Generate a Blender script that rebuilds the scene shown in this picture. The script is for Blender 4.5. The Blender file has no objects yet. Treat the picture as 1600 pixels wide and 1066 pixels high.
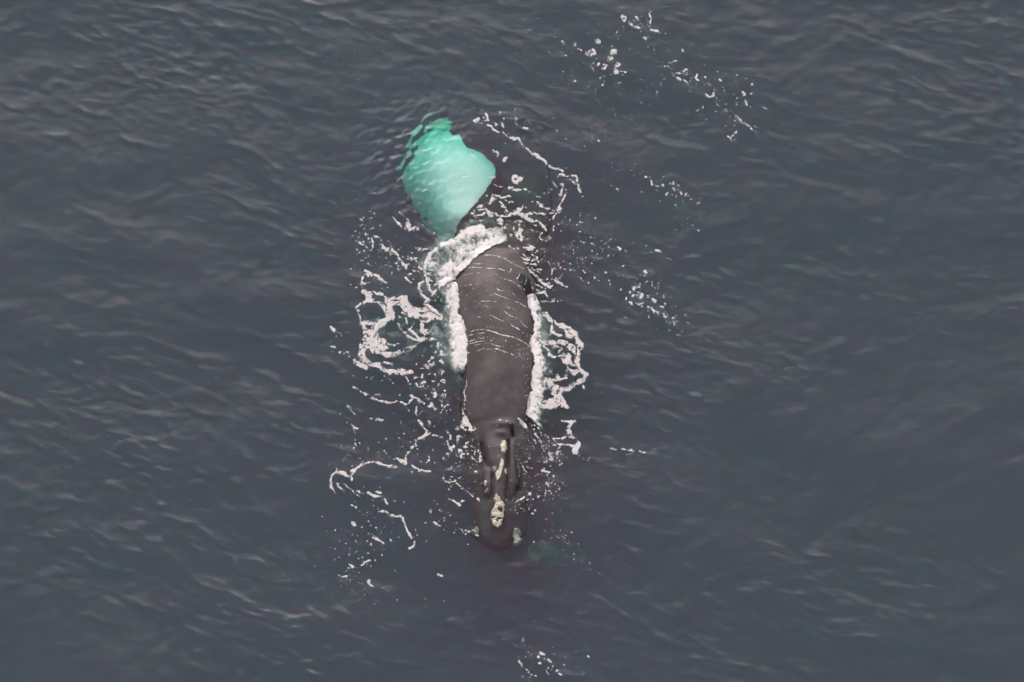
import bpy, math, random
import numpy as np
from mathutils import Matrix, Vector

# ------------------------------------------------------------------ camera
sc = bpy.context.scene
RX, RY = 1600, 1066                 # the photograph's own pixel grid, used only to measure positions on the sea
TILT = math.radians(14)             # off the vertical
DIST = 180.0
WIDTH = 32.0                        # metres of sea across the frame
cam_d = bpy.data.cameras.new('camera')
cam = bpy.data.objects.new('camera', cam_d)
sc.collection.objects.link(cam)
cam.location = (0, -DIST * math.sin(TILT), DIST * math.cos(TILT))
cam.rotation_euler = (TILT, 0, 0)
cam_d.sensor_width = 36.0
cam_d.lens = 36.0 * DIST / WIDTH
cam_d.clip_start = 1.0
cam_d.clip_end = 5000.0
sc.camera = cam

# ------------------------------------------------------------------ sky and sun
SUN_EL, SUN_AZ = math.radians(38), math.radians(352)      # azimuth clockwise from +Y
world = bpy.data.worlds.new('World')
sc.world = world
world.use_nodes = True
nt = world.node_tree
nt.nodes.clear()
sky = nt.nodes.new('ShaderNodeTexSky')
sky.sky_type = 'NISHITA'
sky.sun_disc = False
sky.sun_elevation = SUN_EL
sky.sun_rotation = SUN_AZ
sky.air_density = 1.0
sky.dust_density = 6.0
sky.ozone_density = 1.0
hsv = nt.nodes.new('ShaderNodeHueSaturation')             # overcast: nearly colourless sky
hsv.inputs['Saturation'].default_value = 0.22
bg = nt.nodes.new('ShaderNodeBackground')
bg.inputs['Strength'].default_value = 0.15
wo = nt.nodes.new('ShaderNodeOutputWorld')
nt.links.new(sky.outputs[0], hsv.inputs['Color'])
nt.links.new(hsv.outputs[0], bg.inputs[0])
nt.links.new(bg.outputs[0], wo.inputs[0])

sun_d = bpy.data.lights.new('sun', 'SUN')
sun_d.energy = 1.5
sun_d.angle = math.radians(64)
sun_d.color = (1.0, 0.92, 0.84)
sun = bpy.data.objects.new('sun', sun_d)
sc.collection.objects.link(sun)
sdir = Vector((math.sin(SUN_AZ) * math.cos(SUN_EL), math.cos(SUN_AZ) * math.cos(SUN_EL), math.sin(SUN_EL)))
sun.rotation_euler = sdir.to_track_quat('Z', 'Y').to_euler()

sc.view_settings.view_transform = 'Standard'
sc.view_settings.look = 'None'
sc.view_settings.exposure = 0.15
sc.view_settings.gamma = 1.0
sc.view_settings.use_curve_mapping = False
sc.render.engine = 'CYCLES'
cy = sc.cycles
cy.max_bounces = 24
cy.diffuse_bounces = 8
cy.glossy_bounces = 4
cy.transmission_bounces = 20
cy.transparent_max_bounces = 16
cy.volume_bounces = 6
cy.caustics_reflective = True
cy.caustics_refractive = True
cy.sample_clamp_indirect = 6.0
cy.use_denoising = True
try:
    cy.denoiser = 'OPENIMAGEDENOISE'
except Exception:
    pass

# ------------------------------------------------------------------ measuring helpers
CT, ST = math.cos(TILT), math.sin(TILT)
CAM = np.array(cam.location)
FPX = cam_d.lens / 36.0 * RX

def W(px, py, z=0.0):
    """point at height z seen at photo pixel (px, py); below the water the ray is bent at the surface"""
    px = np.asarray(px, float); py = np.asarray(py, float); z = np.asarray(z, float)
    dx = (px - RX / 2) / FPX
    dy = -(py - RY / 2) / FPX
    vx, vy, vz = dx, dy * CT + ST, dy * ST - CT
    t = (np.maximum(z, 0) - CAM[2]) / vz
    X, Y = CAM[0] + vx * t, CAM[1] + vy * t
    n = np.sqrt(vx * vx + vy * vy + vz * vz)
    sx, sy = vx / n / 1.333, vy / n / 1.333
    cz = np.sqrt(1 - sx * sx - sy * sy)
    d = np.minimum(z, 0)
    return X - sx / cz * d, Y - sy / cz * d

def sstep(a, b, x):
    t = np.clip((np.asarray(x, float) - a) / (b - a), 0, 1)
    return t * t * (3 - 2 * t)

rng = np.random.default_rng(7)

def value_noise(x, y, seed):
    """smooth 2-D lattice noise in -1..1"""
    r = np.random.default_rng(seed)
    T = r.uniform(-1, 1, (256, 256))
    xi, yi = np.floor(x).astype(int), np.floor(y).astype(int)
    fx, fy = x - xi, y - yi
    fx, fy = fx * fx * (3 - 2 * fx), fy * fy * (3 - 2 * fy)
    a, b = T[yi % 256, xi % 256], T[yi % 256, (xi + 1) % 256]
    c, d = T[(yi + 1) % 256, xi % 256], T[(yi + 1) % 256, (xi + 1) % 256]
    return (a * (1 - fx) + b * fx) * (1 - fy) + (c * (1 - fx) + d * fx) * fy

def fbm(x, y, scale, seed, octv=4, gain=0.55):
    s, a, f, tot = 0, 1.0, 1.0 / scale, 0
    for o in range(octv):
        s = s + a * value_noise(x * f + 17.3 * o, y * f + 5.1 * o, seed + o)
        tot += a
        a *= gain; f *= 2.03
    return s / tot

def poly_inside(x, y, P):
    P = np.asarray(P, float)
    ins = np.zeros(x.shape, bool)
    j = len(P) - 1
    for i in range(len(P)):
        xi, yi, xj, yj = P[i, 0], P[i, 1], P[j, 0], P[j, 1]
        if yi != yj:
            c = ((yi > y) != (yj > y)) & (x < (xj - xi) * (y - yi) / (yj - yi) + xi)
            ins ^= c
        j = i
    return ins

def seg_dist(x, y, a, b):
    """distance minus the (interpolated) half width of a tapered segment"""
    ax, ay, aw = a; bx, by, bw = b
    L2 = (bx - ax) ** 2 + (by - ay) ** 2 + 1e-9
    t = np.clip(((x - ax) * (bx - ax) + (y - ay) * (by - ay)) / L2, 0, 1)
    return np.hypot(x - ax - t * (bx - ax), y - ay - t * (by - ay)) - (aw + t * (bw - aw))

def poly_sdf(x, y, P):
    d = np.full(x.shape, 1e9)
    for i in range(len(P)):
        a, b = P[i], P[(i + 1) % len(P)]
        d = np.minimum(d, seg_dist(x, y, (a[0], a[1], 0), (b[0], b[1], 0)))
    return np.where(poly_inside(x, y, P), -d, d)

def mesh_obj(name, verts, faces, mat, parent=None, smooth=True, attrs=None):
    me = bpy.data.meshes.new(name)
    verts = np.asarray(verts, np.float32)
    faces = [np.asarray(f, np.int32) for f in (faces if isinstance(faces, list) else [faces]) if len(f)]
    me.vertices.add(len(verts))
    me.vertices.foreach_set('co', verts.ravel())
    nl = sum(f.size for f in faces)
    nf = sum(len(f) for f in faces)
    me.loops.add(nl)
    me.polygons.add(nf)
    me.loops.foreach_set('vertex_index', np.concatenate([f.ravel() for f in faces]))
    tot = np.concatenate([np.full(len(f), f.shape[1], np.int32) for f in faces])
    me.polygons.foreach_set('loop_start', np.concatenate([[0], np.cumsum(tot)[:-1]]).astype(np.int32))
    me.polygons.foreach_set('loop_total', tot)
    me.polygons.foreach_set('use_smooth', np.full(nf, smooth))
    me.update(calc_edges=True)
    me.validate()
    for k, v in (attrs or {}).items():
        at = me.attributes.new(k, 'FLOAT', 'POINT')
        at.data.foreach_set('value', np.asarray(v, np.float32))
    me.materials.append(mat)
    o = bpy.data.objects.new(name, me)
    sc.collection.objects.link(o)
    if parent is not None:
        o.parent = parent
    return o

def tag(o, label=None, cat=None, kind=None, group=None):
    if label: o['label'] = label
    if cat: o['category'] = cat
    if kind: o['kind'] = kind
    if group: o['group'] = group
    return o

# ------------------------------------------------------------------ materials
def new_mat(name):
    m = bpy.data.materials.new(name)
    m.use_nodes = True
    m.node_tree.nodes.clear()
    return m, m.node_tree.nodes, m.node_tree.links

def noise_node(N, L, scale, detail=4, rough=0.6, coord='Object', mapscale=None):
    tc = N.new('ShaderNodeTexCoord')
    no = N.new('ShaderNodeTexNoise')
    no.inputs['Scale'].default_value = scale
    no.inputs['Detail'].default_value = detail
    no.inputs['Roughness'].default_value = rough
    if mapscale:
        mp = N.new('ShaderNodeMapping')
        mp.inputs['Scale'].default_value = mapscale[:3]
        if len(mapscale) > 3:
            mp.inputs['Rotation'].default_value = (0, 0, mapscale[3])
        L.new(tc.outputs[coord], mp.inputs[0]); L.new(mp.outputs[0], no.inputs['Vector'])
    else:
        L.new(tc.outputs[coord], no.inputs['Vector'])
    return no

def ramp_node(N, L, src, stops):
    r = N.new('ShaderNodeValToRGB')
    e = r.color_ramp.elements
    while len(e) < len(stops):
        e.new(0.5)
    for i, (p, c) in enumerate(stops):
        e[i].position = p
        e[i].color = c if len(c) == 4 else (*c, 1)
    L.new(src, r.inputs[0])
    return r

def mat_water():
    m, N, L = new_mat('sea_water')
    out = N.new('ShaderNodeOutputMaterial')
    p = N.new('ShaderNodeBsdfPrincipled')
    p.inputs['Base Color'].default_value = (1, 1, 1, 1)
    p.inputs['Transmission Weight'].default_value = 1.0
    p.inputs['IOR'].default_value = 1.333
    p.inputs['Roughness'].default_value = 0.09
    n1 = noise_node(N, L, 5.5, 5, 0.62, mapscale=(0.45, 1.0, 1.0, math.radians(24)))
    n2 = noise_node(N, L, 0.22, 2, 0.5)
    mm = N.new('ShaderNodeMath'); mm.operation = 'MULTIPLY'
    L.new(n1.outputs[0], mm.inputs[0]); L.new(n2.outputs[0], mm.inputs[1])
    b = N.new('ShaderNodeBump')
    b.inputs['Strength'].default_value = 0.5
    b.inputs['Distance'].default_value = 0.05
    L.new(mm.outputs[0], b.inputs['Height'])
    L.new(b.outputs[0], p.inputs['Normal'])
    L.new(p.outputs[0], out.inputs['Surface'])
    va = N.new('ShaderNodeVolumeAbsorption')
    va.inputs['Color'].default_value = (0.43, 0.940, 0.880, 1)
    va.inputs['Density'].default_value = 1.0
    vs = N.new('ShaderNodeVolumeScatter')
    vs.inputs['Color'].default_value = (0.93, 0.134, 0.372, 1)
    vs.inputs['Density'].default_value = 0.32
    vs.inputs['Anisotropy'].default_value = 0.0
    add = N.new('ShaderNodeAddShader')
    L.new(va.outputs[0], add.inputs[0]); L.new(vs.outputs[0], add.inputs[1])
    L.new(add.outputs[0], out.inputs['Volume'])
    return m

def mat_skin():
    m, N, L = new_mat('wet_whale_skin')
    out = N.new('ShaderNodeOutputMaterial')
    p = N.new('ShaderNodeBsdfPrincipled')
    n = noise_node(N, L, 1.3, 6, 0.62)
    r = ramp_node(N, L, n.outputs[0], [(0.30, (0.060, 0.046, 0.051)), (0.50, (0.088, 0.071, 0.076)), (0.70, (0.126, 0.106, 0.111))])
    f = noise_node(N, L, 60, 3, 0.7)
    fr = ramp_node(N, L, f.outputs[0], [(0.66, (0, 0, 0)), (0.74, (1, 1, 1))])
    mx = N.new('ShaderNodeMix'); mx.data_type = 'RGBA'
    mf = N.new('ShaderNodeMath'); mf.operation = 'MULTIPLY'; mf.inputs[1].default_value = 0.16
    L.new(fr.outputs[0], mf.inputs[0]); L.new(mf.outputs[0], mx.inputs[0])
    L.new(r.outputs[0], mx.inputs[6]); mx.inputs[7].default_value = (0.3, 0.28, 0.28, 1)
    L.new(mx.outputs[2], p.inputs['Base Color'])
    p.inputs['Roughness'].default_value = 0.5
    p.inputs['Specular IOR Level'].default_value = 0.14
    b = N.new('ShaderNodeBump'); b.inputs['Strength'].default_value = 0.25; b.inputs['Distance'].default_value = 0.03
    n3 = noise_node(N, L, 7, 5, 0.6)
    L.new(n3.outputs[0], b.inputs['Height']); L.new(b.outputs[0], p.inputs['Normal'])
    L.new(p.outputs[0], out.inputs['Surface'])
    return m

def mat_plain(name, stops, scale, rough=0.7, bump=0.0, bscale=20, detail=5):
    m, N, L = new_mat(name)
    out = N.new('ShaderNodeOutputMaterial')
    p = N.new('ShaderNodeBsdfPrincipled')
    n = noise_node(N, L, scale, detail, 0.65)
    r = ramp_node(N, L, n.outputs[0], stops)
    L.new(r.outputs[0], p.inputs['Base Color'])
    p.inputs['Roughness'].default_value = rough
    if bump:
        b = N.new('ShaderNodeBump'); b.inputs['Strength'].default_value = bump; b.inputs['Distance'].default_value = 0.03
        n2 = noise_node(N, L, bscale, 4, 0.6)
        L.new(n2.outputs[0], b.inputs['Height']); L.new(b.outputs[0], p.inputs['Normal'])
    L.new(p.outputs[0], out.inputs['Surface'])
    return m

def mat_foam(name, col_hi, col_lo, fine=16.0, lo=0.02, hi=0.5, k=1.5, bump=0.15):
    """froth: where it is thin the water shows between the bubbles"""
    m, N, L = new_mat(name)
    out = N.new('ShaderNodeOutputMaterial')
    at = N.new('ShaderNodeAttribute'); at.attribute_name = 'froth'
    n = noise_node(N, L, fine, 6, 0.7)
    # cover = froth + (noise-0.5)*k
    s = N.new('ShaderNodeMath'); s.operation = 'MULTIPLY_ADD'
    s.inputs[1].default_value = k; s.inputs[2].default_value = -k / 2
    L.new(n.outputs[0], s.inputs[0])
    a = N.new('ShaderNodeMath'); a.operation = 'ADD'
    L.new(at.outputs['Fac'], a.inputs[0]); L.new(s.outputs[0], a.inputs[1])
    mr = N.new('ShaderNodeMapRange'); mr.interpolation_type = 'SMOOTHSTEP'
    mr.inputs[1].default_value = lo; mr.inputs[2].default_value = hi
    L.new(a.outputs[0], mr.inputs[0])
    mx = N.new('ShaderNodeMix'); mx.data_type = 'RGBA'
    mx.inputs[6].default_value = (*col_lo, 1); mx.inputs[7].default_value = (*col_hi, 1)
    L.new(mr.outputs[0], mx.inputs[0])
    d = N.new('ShaderNodeBsdfPrincipled')
    d.inputs['Roughness'].default_value = 0.6
    L.new(mx.outputs[2], d.inputs['Base Color'])
    b = N.new('ShaderNodeBump'); b.inputs['Strength'].default_value = bump; b.inputs['Distance'].default_value = 0.02
    n2 = noise_node(N, L, fine * 1.2, 5, 0.65)
    L.new(n2.outputs[0], b.inputs['Height']); L.new(b.outputs[0], d.inputs['Normal'])
    t = N.new('ShaderNodeBsdfTransparent')
    ms = N.new('ShaderNodeMixShader')
    L.new(mr.outputs[0], ms.inputs[0]); L.new(t.outputs[0], ms.inputs[1]); L.new(d.outputs[0], ms.inputs[2])
    L.new(ms.outputs[0], out.inputs['Surface'])
    return m

M_water = mat_water()
M_skin = mat_skin()
M_callus = mat_plain('rough_callosity', [(0.34, (0.24, 0.20, 0.16)), (0.43, (0.54, 0.48, 0.40)), (0.7, (0.72, 0.65, 0.55))], 24, 0.9, 1.0, 26)
M_scar = mat_plain('pale_scar', [(0.3, (0.20, 0.17, 0.19)), (0.7, (0.27, 0.235, 0.26))], 9, 0.6)
M_mottle = mat_plain('mottled_skin', [(0.3, (0.10, 0.085, 0.092)), (0.7, (0.17, 0.145, 0.155))], 12, 0.5)
M_bubbles = mat_foam('bubble_haze', (0.60, 0.62, 0.60), (0.42, 0.50, 0.48), 5.0, 0.0, 1.3, 0.9, 0.0)
M_lip_white = mat_plain('bright_white_lip_spot', [(0.3, (0.6, 0.57, 0.52)), (0.7, (0.8, 0.78, 0.74))], 20, 0.6)  # bright white for one small spot on the left lip
M_baleen_shade = mat_plain('black_baleen_and_shade', [(0.3, (0.006, 0.006, 0.007)), (0.7, (0.014, 0.013, 0.014))], 30, 0.35, 0.3, 40)  # baleen and openings, plus the painted shade of the flank hollow
M_belly = mat_plain('white_belly_skin', [(0.25, (0.84, 0.86, 0.84)), (0.7, (0.93, 0.93, 0.92))], 1.2, 0.5)
M_jaw = mat_plain('pale_jaw_callosity', [(0.36, (0.22, 0.20, 0.17)), (0.46, (0.46, 0.44, 0.38)), (0.7, (0.58, 0.56, 0.48))], 9, 0.9, 0.6, 18)
M_fluke = mat_plain('pale_fluke_underside', [(0.40, (0.05, 0.05, 0.05)), (0.66, (0.42, 0.43, 0.42))], 2.6, 0.6)
M_bed = mat_plain('dark_seabed', [(0.3, (0.02, 0.025, 0.03)), (0.7, (0.04, 0.045, 0.05))], 0.2, 0.9)
M_foam = mat_foam('sea_foam', (0.51, 0.455, 0.46), (0.40, 0.39, 0.39), 8.0, 0.05, 0.75, 0.55, 0.03)
M_wash = mat_foam('churned_wash', (0.64, 0.585, 0.59), (0.36, 0.42, 0.42), 13.0, 0.0, 0.95, 1.0, 0.06)
M_film = mat_foam('foam_film', (0.50, 0.45, 0.45), (0.30, 0.27, 0.27), 18.0, 0.0, 0.6)

# ------------------------------------------------------------------ the sea surface
SP = 0.042
NX, NY = 1000, 720
FX0, FY0 = -NX * SP / 2, -NY * SP / 2

def ocean(seed):
    r = np.random.default_rng(seed)
    kx = 2 * np.pi * np.fft.fftfreq(NX, SP)[None, :]
    ky = 2 * np.pi * np.fft.fftfreq(NY, SP)[:, None]
    k = np.hypot(kx, ky); k[0, 0] = 1
    def layer(ang, lmin, lmax, power, spread, rms):
        a = math.radians(ang)
        c = (kx * math.cos(a) + ky * math.sin(a)) / k
        amp = k ** (-power) * np.exp(-(2 * np.pi / lmax / k) ** 2) * np.exp(-(k / (2 * np.pi / lmin)) ** 2) * (np.abs(c) ** spread + 0.03)
        amp[0, 0] = 0
        ph = np.exp(2j * np.pi * r.random((NY, NX)))
        h = np.real(np.fft.ifft2(amp * ph))
        hx = np.gradient(h, SP, axis=1); hy = np.gradient(h, SP, axis=0)
        return h * rms / np.sqrt((hx ** 2 + hy ** 2).mean())          # scaled by slope
    h = layer(72, 1.2, 9.0, 2.0, 2, 0.020)                           # short swell
    w = layer(62, 0.10, 1.2, 1.85, 3.0, 0.043)
    w = w + 0.25 * (w * w / w.std() - w.std())                          # wind ripples, crests running down to the right
    w2 = layer(104, 0.2, 2.2, 1.9, 1.5, 0.026)
    g = layer(60, 2.5, 12.0, 2.0, 0.5, 1.0); g = g / g.std()
    hs, ws = h, w
    GXc, GYc = np.meshgrid(FX0 + SP * np.arange(NX), FY0 + SP * np.arange(NY))
    bx, by = W(658, 252)
    chop = layer(130, 0.12, 0.60, 1.7, 1, 0.36)
    h = h + chop * np.exp(-((GXc - bx) ** 2 + (GYc - by) ** 2) / 1.5 ** 2)
    bx, by = W(672, 335)
    h = h + layer(40, 0.12, 0.5, 1.7, 1.5, 0.24) * np.exp(-((GXc - bx) ** 2 + (GYc - by) ** 2) / 0.9 ** 2)
    ax, ay = W(np.array([700, 780, 780]), np.array([260, 480, 800]))
    dd = np.minimum(seg_dist(GXc, GYc, (ax[0], ay[0], 0), (ax[1], ay[1], 0)), seg_dist(GXc, GYc, (ax[1], ay[1], 0), (ax[2], ay[2], 0)))
    w = w * (1 - 0.4 * np.exp(-(dd / 2.2) ** 2))
    h = h + w * np.clip(0.92 + 0.40 * g, 0.4, 1.9) + w2
    return h

SEA = ocean(11)
_x = FX0 + SP * np.arange(NX); _y = FY0 + SP * np.arange(NY)

def bumps(X, Y):
    """what the whale does to the surface: troughs along its flanks, a welling over its head"""
    z = np.zeros(np.shape(X))
    for px, py, r, a in [(829, 445, 9, -0.38), (824, 436, 6, -0.2), (712, 436, 5, -0.10), (778, 800, 38, 0.02), (690, 395, 22, 0.05)]:
        cx, cyy = W(px, py)
        z = z + a * np.exp(-((X - cx) ** 2 + (Y - cyy) ** 2) / (r * 0.02) ** 2)
    return z

GX, GY = np.meshgrid(_x, _y)
SEA = SEA + bumps(GX, GY)

def sea_z(X, Y):
    fx = np.clip((np.asarray(X) - FX0) / SP, 0, NX - 1.001); fy = np.clip((np.asarray(Y) - FY0) / SP, 0, NY - 1.001)
    i, j = fx.astype(int), fy.astype(int); fx, fy = fx - i, fy - j
    return (SEA[j, i] * (1 - fx) + SEA[j, i + 1] * fx) * (1 - fy) + (SEA[j + 1, i] * (1 - fx) + SEA[j + 1, i + 1] * fx) * fy

def build_sea():
    step = SP * 1.25 ** np.arange(1, 37)
    ext = np.cumsum(step)
    xs = np.concatenate([_x[0] - ext[::-1], _x, _x[-1] + ext])
    ys = np.concatenate([_y[0] - ext[::-1], _y, _y[-1] + ext])
    X, Y = np.meshgrid(xs, ys)
    out = np.maximum(np.maximum(_x[0] - X, X - _x[-1]), np.maximum(_y[0] - Y, Y - _y[-1]))
    Z = sea_z(X, Y) * np.exp(-np.maximum(out, 0) / 1.5)
    nx, ny = len(xs), len(ys)
    V = np.stack([X, Y, Z], -1).reshape(-1, 3)
    I = np.arange(nx * ny).reshape(ny, nx)
    F = np.stack([I[:-1, :-1], I[:-1, 1:], I[1:, 1:], I[1:, :-1]], -1).reshape(-1, 4)
    ring = np.concatenate([I[0, :], I[1:, -1], I[-1, -2::-1], I[-2:0:-1, 0]])
    low = V[ring].copy(); low[:, 2] = -11.0
    b = len(V) + np.arange(len(ring))
    V = np.concatenate([V, low])
    rn, bn = np.roll(ring, -1), np.roll(b, -1)
    S = np.stack([b, bn, rn, ring], -1)
    me_faces = [F, S, b[::-1][None, :]]
    return tag(mesh_obj('sea', V, me_faces, M_water), kind='structure')

sea = build_sea()
bed = mesh_obj('seabed', [(-900, -900, -11.4), (900, -900, -11.4), (900, 900, -11.4), (-900, 900, -11.4)], np.array([[0, 1, 2, 3]]), M_bed)
tag(bed, kind='structure')

# ------------------------------------------------------------------ whales
def table(rows, py):
    rows = sorted(rows)
    t = np.array(rows, float)
    out = []
    for c in range(1, t.shape[1]):
        # smooth (monotone cubic-ish) interpolation
        x, y = t[:, 0], t[:, c]
        d = np.gradient(y, x)
        i = np.clip(np.searchsorted(x, py, side='right') - 1, 0, len(x) - 2)
        hh = x[i + 1] - x[i]; s = np.clip((py - x[i]) / hh, 0, 1)
        out.append(y[i] * (1 + 2 * s) * (1 - s) ** 2 + d[i] * hh * s * (1 - s) ** 2 + y[i + 1] * s * s * (3 - 2 * s) + d[i + 1] * hh * s * s * (s - 1))
    return out

def loft(rows_py, prof, nz_top, nu=97, nb=25, zmap=0.2):
    """rows of closed cross sections; prof(py) -> centre, half width, depth below the side"""
    C, HW, DEP = prof(rows_py)
    u = np.sin(np.linspace(-math.pi / 2, math.pi / 2, nu))
    V = []
    for k, py in enumerate(rows_py):
        px = C[k] + u * HW[k]
        zt = nz_top(px, np.full(nu, py), u, k)
        a = np.linspace(0, math.pi, nb + 2)[1:-1]
        pxb = C[k] + np.cos(a) * HW[k]
        zside = zt[-1] + (zt[0] - zt[-1]) * (a / math.pi)
        zb = zside - np.sin(a) * DEP[k]
        V.append(np.stack([np.concatenate([px, pxb]), np.full(nu + nb, py), np.concatenate([zt, zb])], -1))
    V = np.array(V)
    return V

def close_loft(V, zmap):
    nr, nc = V.shape[:2]
    X, Y = W(V[..., 0], V[..., 1], zmap(V[..., 1]) if callable(zmap) else zmap)
    P = np.stack([X, Y, V[..., 2]], -1).reshape(-1, 3)
    I = np.arange(nr * nc).reshape(nr, nc)
    J = np.roll(I, -1, axis=1)
    F = np.stack([I[:-1], I[1:], J[1:], J[:-1]], -1).reshape(-1, 4)
    return P, [F, I[0][::-1][None, :][:, ::-1], I[-1][::-1][None, :]]

# --- the first whale: swims towards the bottom of the picture with its back out of the water
#        py   left  right  widen  top    depth     (left/right: where skin meets water)
BACK = [
    (148, 819, 851, 1.00, -5.00, 0.30), (168, 817, 847, 1.00, -4.40, 0.45),
    (200, 806, 856, 1.00, -3.20, 0.60), (240, 792, 858, 1.00, -1.90, 0.75),
    (280, 775, 862, 1.00, -0.90, 0.85), (320, 745, 864, 1.00, -0.32, 0.95), (350, 727, 860, 1.00, -0.10, 1.05),
    (380, 742, 822, 1.32, -0.06, 1.2), (400, 741, 813, 1.26, 0.17, 1.3), (420, 728, 824, 1.22, 0.30, 1.4),
    (440, 712, 833, 1.16, 0.38, 1.5), (470, 716, 829, 1.20, 0.46, 1.5), (500, 720, 831, 1.20, 0.50, 1.5),
    (530, 727, 832, 1.20, 0.53, 1.5), (570, 729, 834, 1.20, 0.55, 1.5), (605, 728, 830, 1.20, 0.52, 1.5),
    (630, 727, 828, 1.20, 0.46, 1.45), (650, 730, 822, 1.22, 0.38, 1.4), (668, 738, 815, 1.35, 0.26, 1.35),
    (685, 742, 812, 1.50, 0.15, 1.3), (705, 745, 812, 1.55, 0.08, 1.25), (740, 749, 812, 1.60, 0.04, 1.2),
    (775, 753, 808, 1.70, 0.00, 1.1), (800, 757, 803, 1.90, -0.06, 1.0), (825, 752, 804, 1.75, -0.15, 0.85),
    (834, 748, 808, 1.22, -0.21, 0.6), (842, 753, 803, 1.06, -0.30, 0.35), (847, 761, 795, 1.00, -0.42, 0.2), (850, 772, 785, 1.00, -0.56, 0.08)]
FLUKE = [(60, 815, 6), (72, 822, 50), (84, 826, 92), (98, 829, 112), (112, 831, 100), (126, 833, 66), (140, 834, 34), (152, 835, 20)]

def head_relief(px, py):
    """rostrum, lower lips, the slots between them, blowholes"""
    px = np.asarray(px, float); py = np.asarray(py, float)
    def ridge(pts, hw0):
        pts = np.array(pts, float)
        cx = np.interp(py, pts[:, 0], pts[:, 1]); hw = np.interp(py, pts[:, 0], pts[:, 2]); h = np.interp(py, pts[:, 0], pts[:, 3])
        q = np.abs(px - cx) / hw
        return h * (1 - sstep(0.55, 1.15, q)) * (1 - 0.25 * np.clip(q, 0, 1) ** 2)
    r = ridge([(660, 778, 40, 0.0), (678, 776, 30, 0.10), (700, 775, 21, 0.24), (720, 777, 17, 0.28), (745, 782, 12.5, 0.27),
               (775, 780, 11, 0.19), (800, 778, 12.5, 0.13), (825, 778, 10, 0.12), (845, 778, 8, 0.0)], 1)
    l = ridge([(722, 759, 3, 0.0), (735, 762, 7, 0.20), (755, 762, 7.5, 0.24), (770, 762, 6, 0.18), (780, 762, 4, 0.0)], 1)
    q = ridge([(682, 800, 4, 0.0), (695, 801, 6, 0.20), (725, 801, 6.5, 0.27), (755, 802, 7.5, 0.25), (772, 800, 6, 0.16), (781, 799, 4, 0.0)], 1)
    q2 = ridge([(722, 811, 2, 0.0), (740, 811.5, 3.2, 0.22), (758, 811, 3.2, 0.21), (772, 807, 2, 0.0)], 1)
    z = np.maximum(np.maximum(r, l), np.maximum(q, q2))
    for a, b, w, d in [((752, 694), (757, 715), 2.2, 0.12), ((757, 715), (762, 730), 1.4, 0.10), ((799, 668), (801, 681), 3.4, 0.16),
                       ((794.5, 690), (794.5, 728), 2.4, 0.10)]:
        z = z - d * np.exp(-np.maximum(seg_dist(px, py, (*a, 0), (*b, 0)) / w, 0) ** 2)
    # rim behind the blowholes
    z = z + 0.13 * np.exp(-((px - 786) / 15) ** 2 - ((py - 664) / 6.5) ** 2)
    z = z + 0.10 * np.exp(-((px - 784) / 9) ** 2 - ((py - 678) / 5) ** 2)
    return z

def f_round(u):
    return 1 - np.sqrt(np.clip(1 - np.clip(np.abs(u), 0, 1) ** 2, 0, 1))

def whale_top(px, py):
    """height of the first whale's upper side at photo position (px, py)"""
    px = np.asarray(px, float); py = np.asarray(py, float)
    l, r, wd, top, dep = table(BACK, py)
    c, w = (l + r) / 2, (r - l) / 2
    hw = w * wd
    K = np.where(wd > 1.06, np.clip(top, 0.09, None) / f_round(1 / np.maximum(wd, 1.06)), dep * 0.9)
    K = np.clip(K, 0.25, 1.3)
    K = np.where(py > 668, np.clip(K, 0.6, 0.95), K)
    z = top - K * f_round((px - c) / hw)
    z = z + head_relief(px, py)
    z = z + 0.012 * fbm(px, py, 30, 91, 3)
    return z

def build_whale():
    root = bpy.data.objects.new('whale', None)
    sc.collection.objects.link(root)
    x0, y0 = W(779, 560)
    root.location = (0, 0, 0)
    py = np.concatenate([np.arange(148, 640, 3.0), np.arange(640, 836, 1.0), np.arange(836, 850.1, 0.5)])
    l, r, wd, top, dep = table(BACK, py)
    C, HW = (l + r) / 2, (r - l) / 2 * wd
    V = loft(py, lambda q: (C, HW, dep), lambda px, p, u, k: whale_top(px, p), 97, 25)
    # flukes: the rows simply spread out and thin
    fp = np.arange(60, 148, 2.0)
    fc, fw = table(FLUKE, fp)
    u = np.sin(np.linspace(-math.pi / 2, math.pi / 2, 97)); rows = []
    for k, p in enumerate(fp):
        z0 = np.interp(p, [60, 148], [-6.8, -5.00]); th = np.interp(p, [60, 90, 148], [0.03, 0.1, 0.28])
        a = np.linspace(0, math.pi, 27)[1:-1]
        notch = 14 * np.exp(-(u / 0.10) ** 2) * sstep(80, 60, p)
        nb_ = 14 * np.exp(-(np.cos(a) / 0.10) ** 2) * sstep(80, 60, p)
        zt = z0 + th * np.sqrt(np.clip(1 - u * u, 0, 1)); zb = z0 - th * np.sin(a)
        rows.append(np.stack([np.concatenate([fc[k] + u * fw[k], fc[k] + np.cos(a) * fw[k]]),
                              np.concatenate([p + notch, p + nb_]), np.concatenate([zt, zb])], -1))
    # same column count as the body rows
    V = np.concatenate([np.array(rows), V])
    P, F = close_loft(V, 0.15)
    mesh_obj('body', P, F, M_skin, root)
    return root

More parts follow.
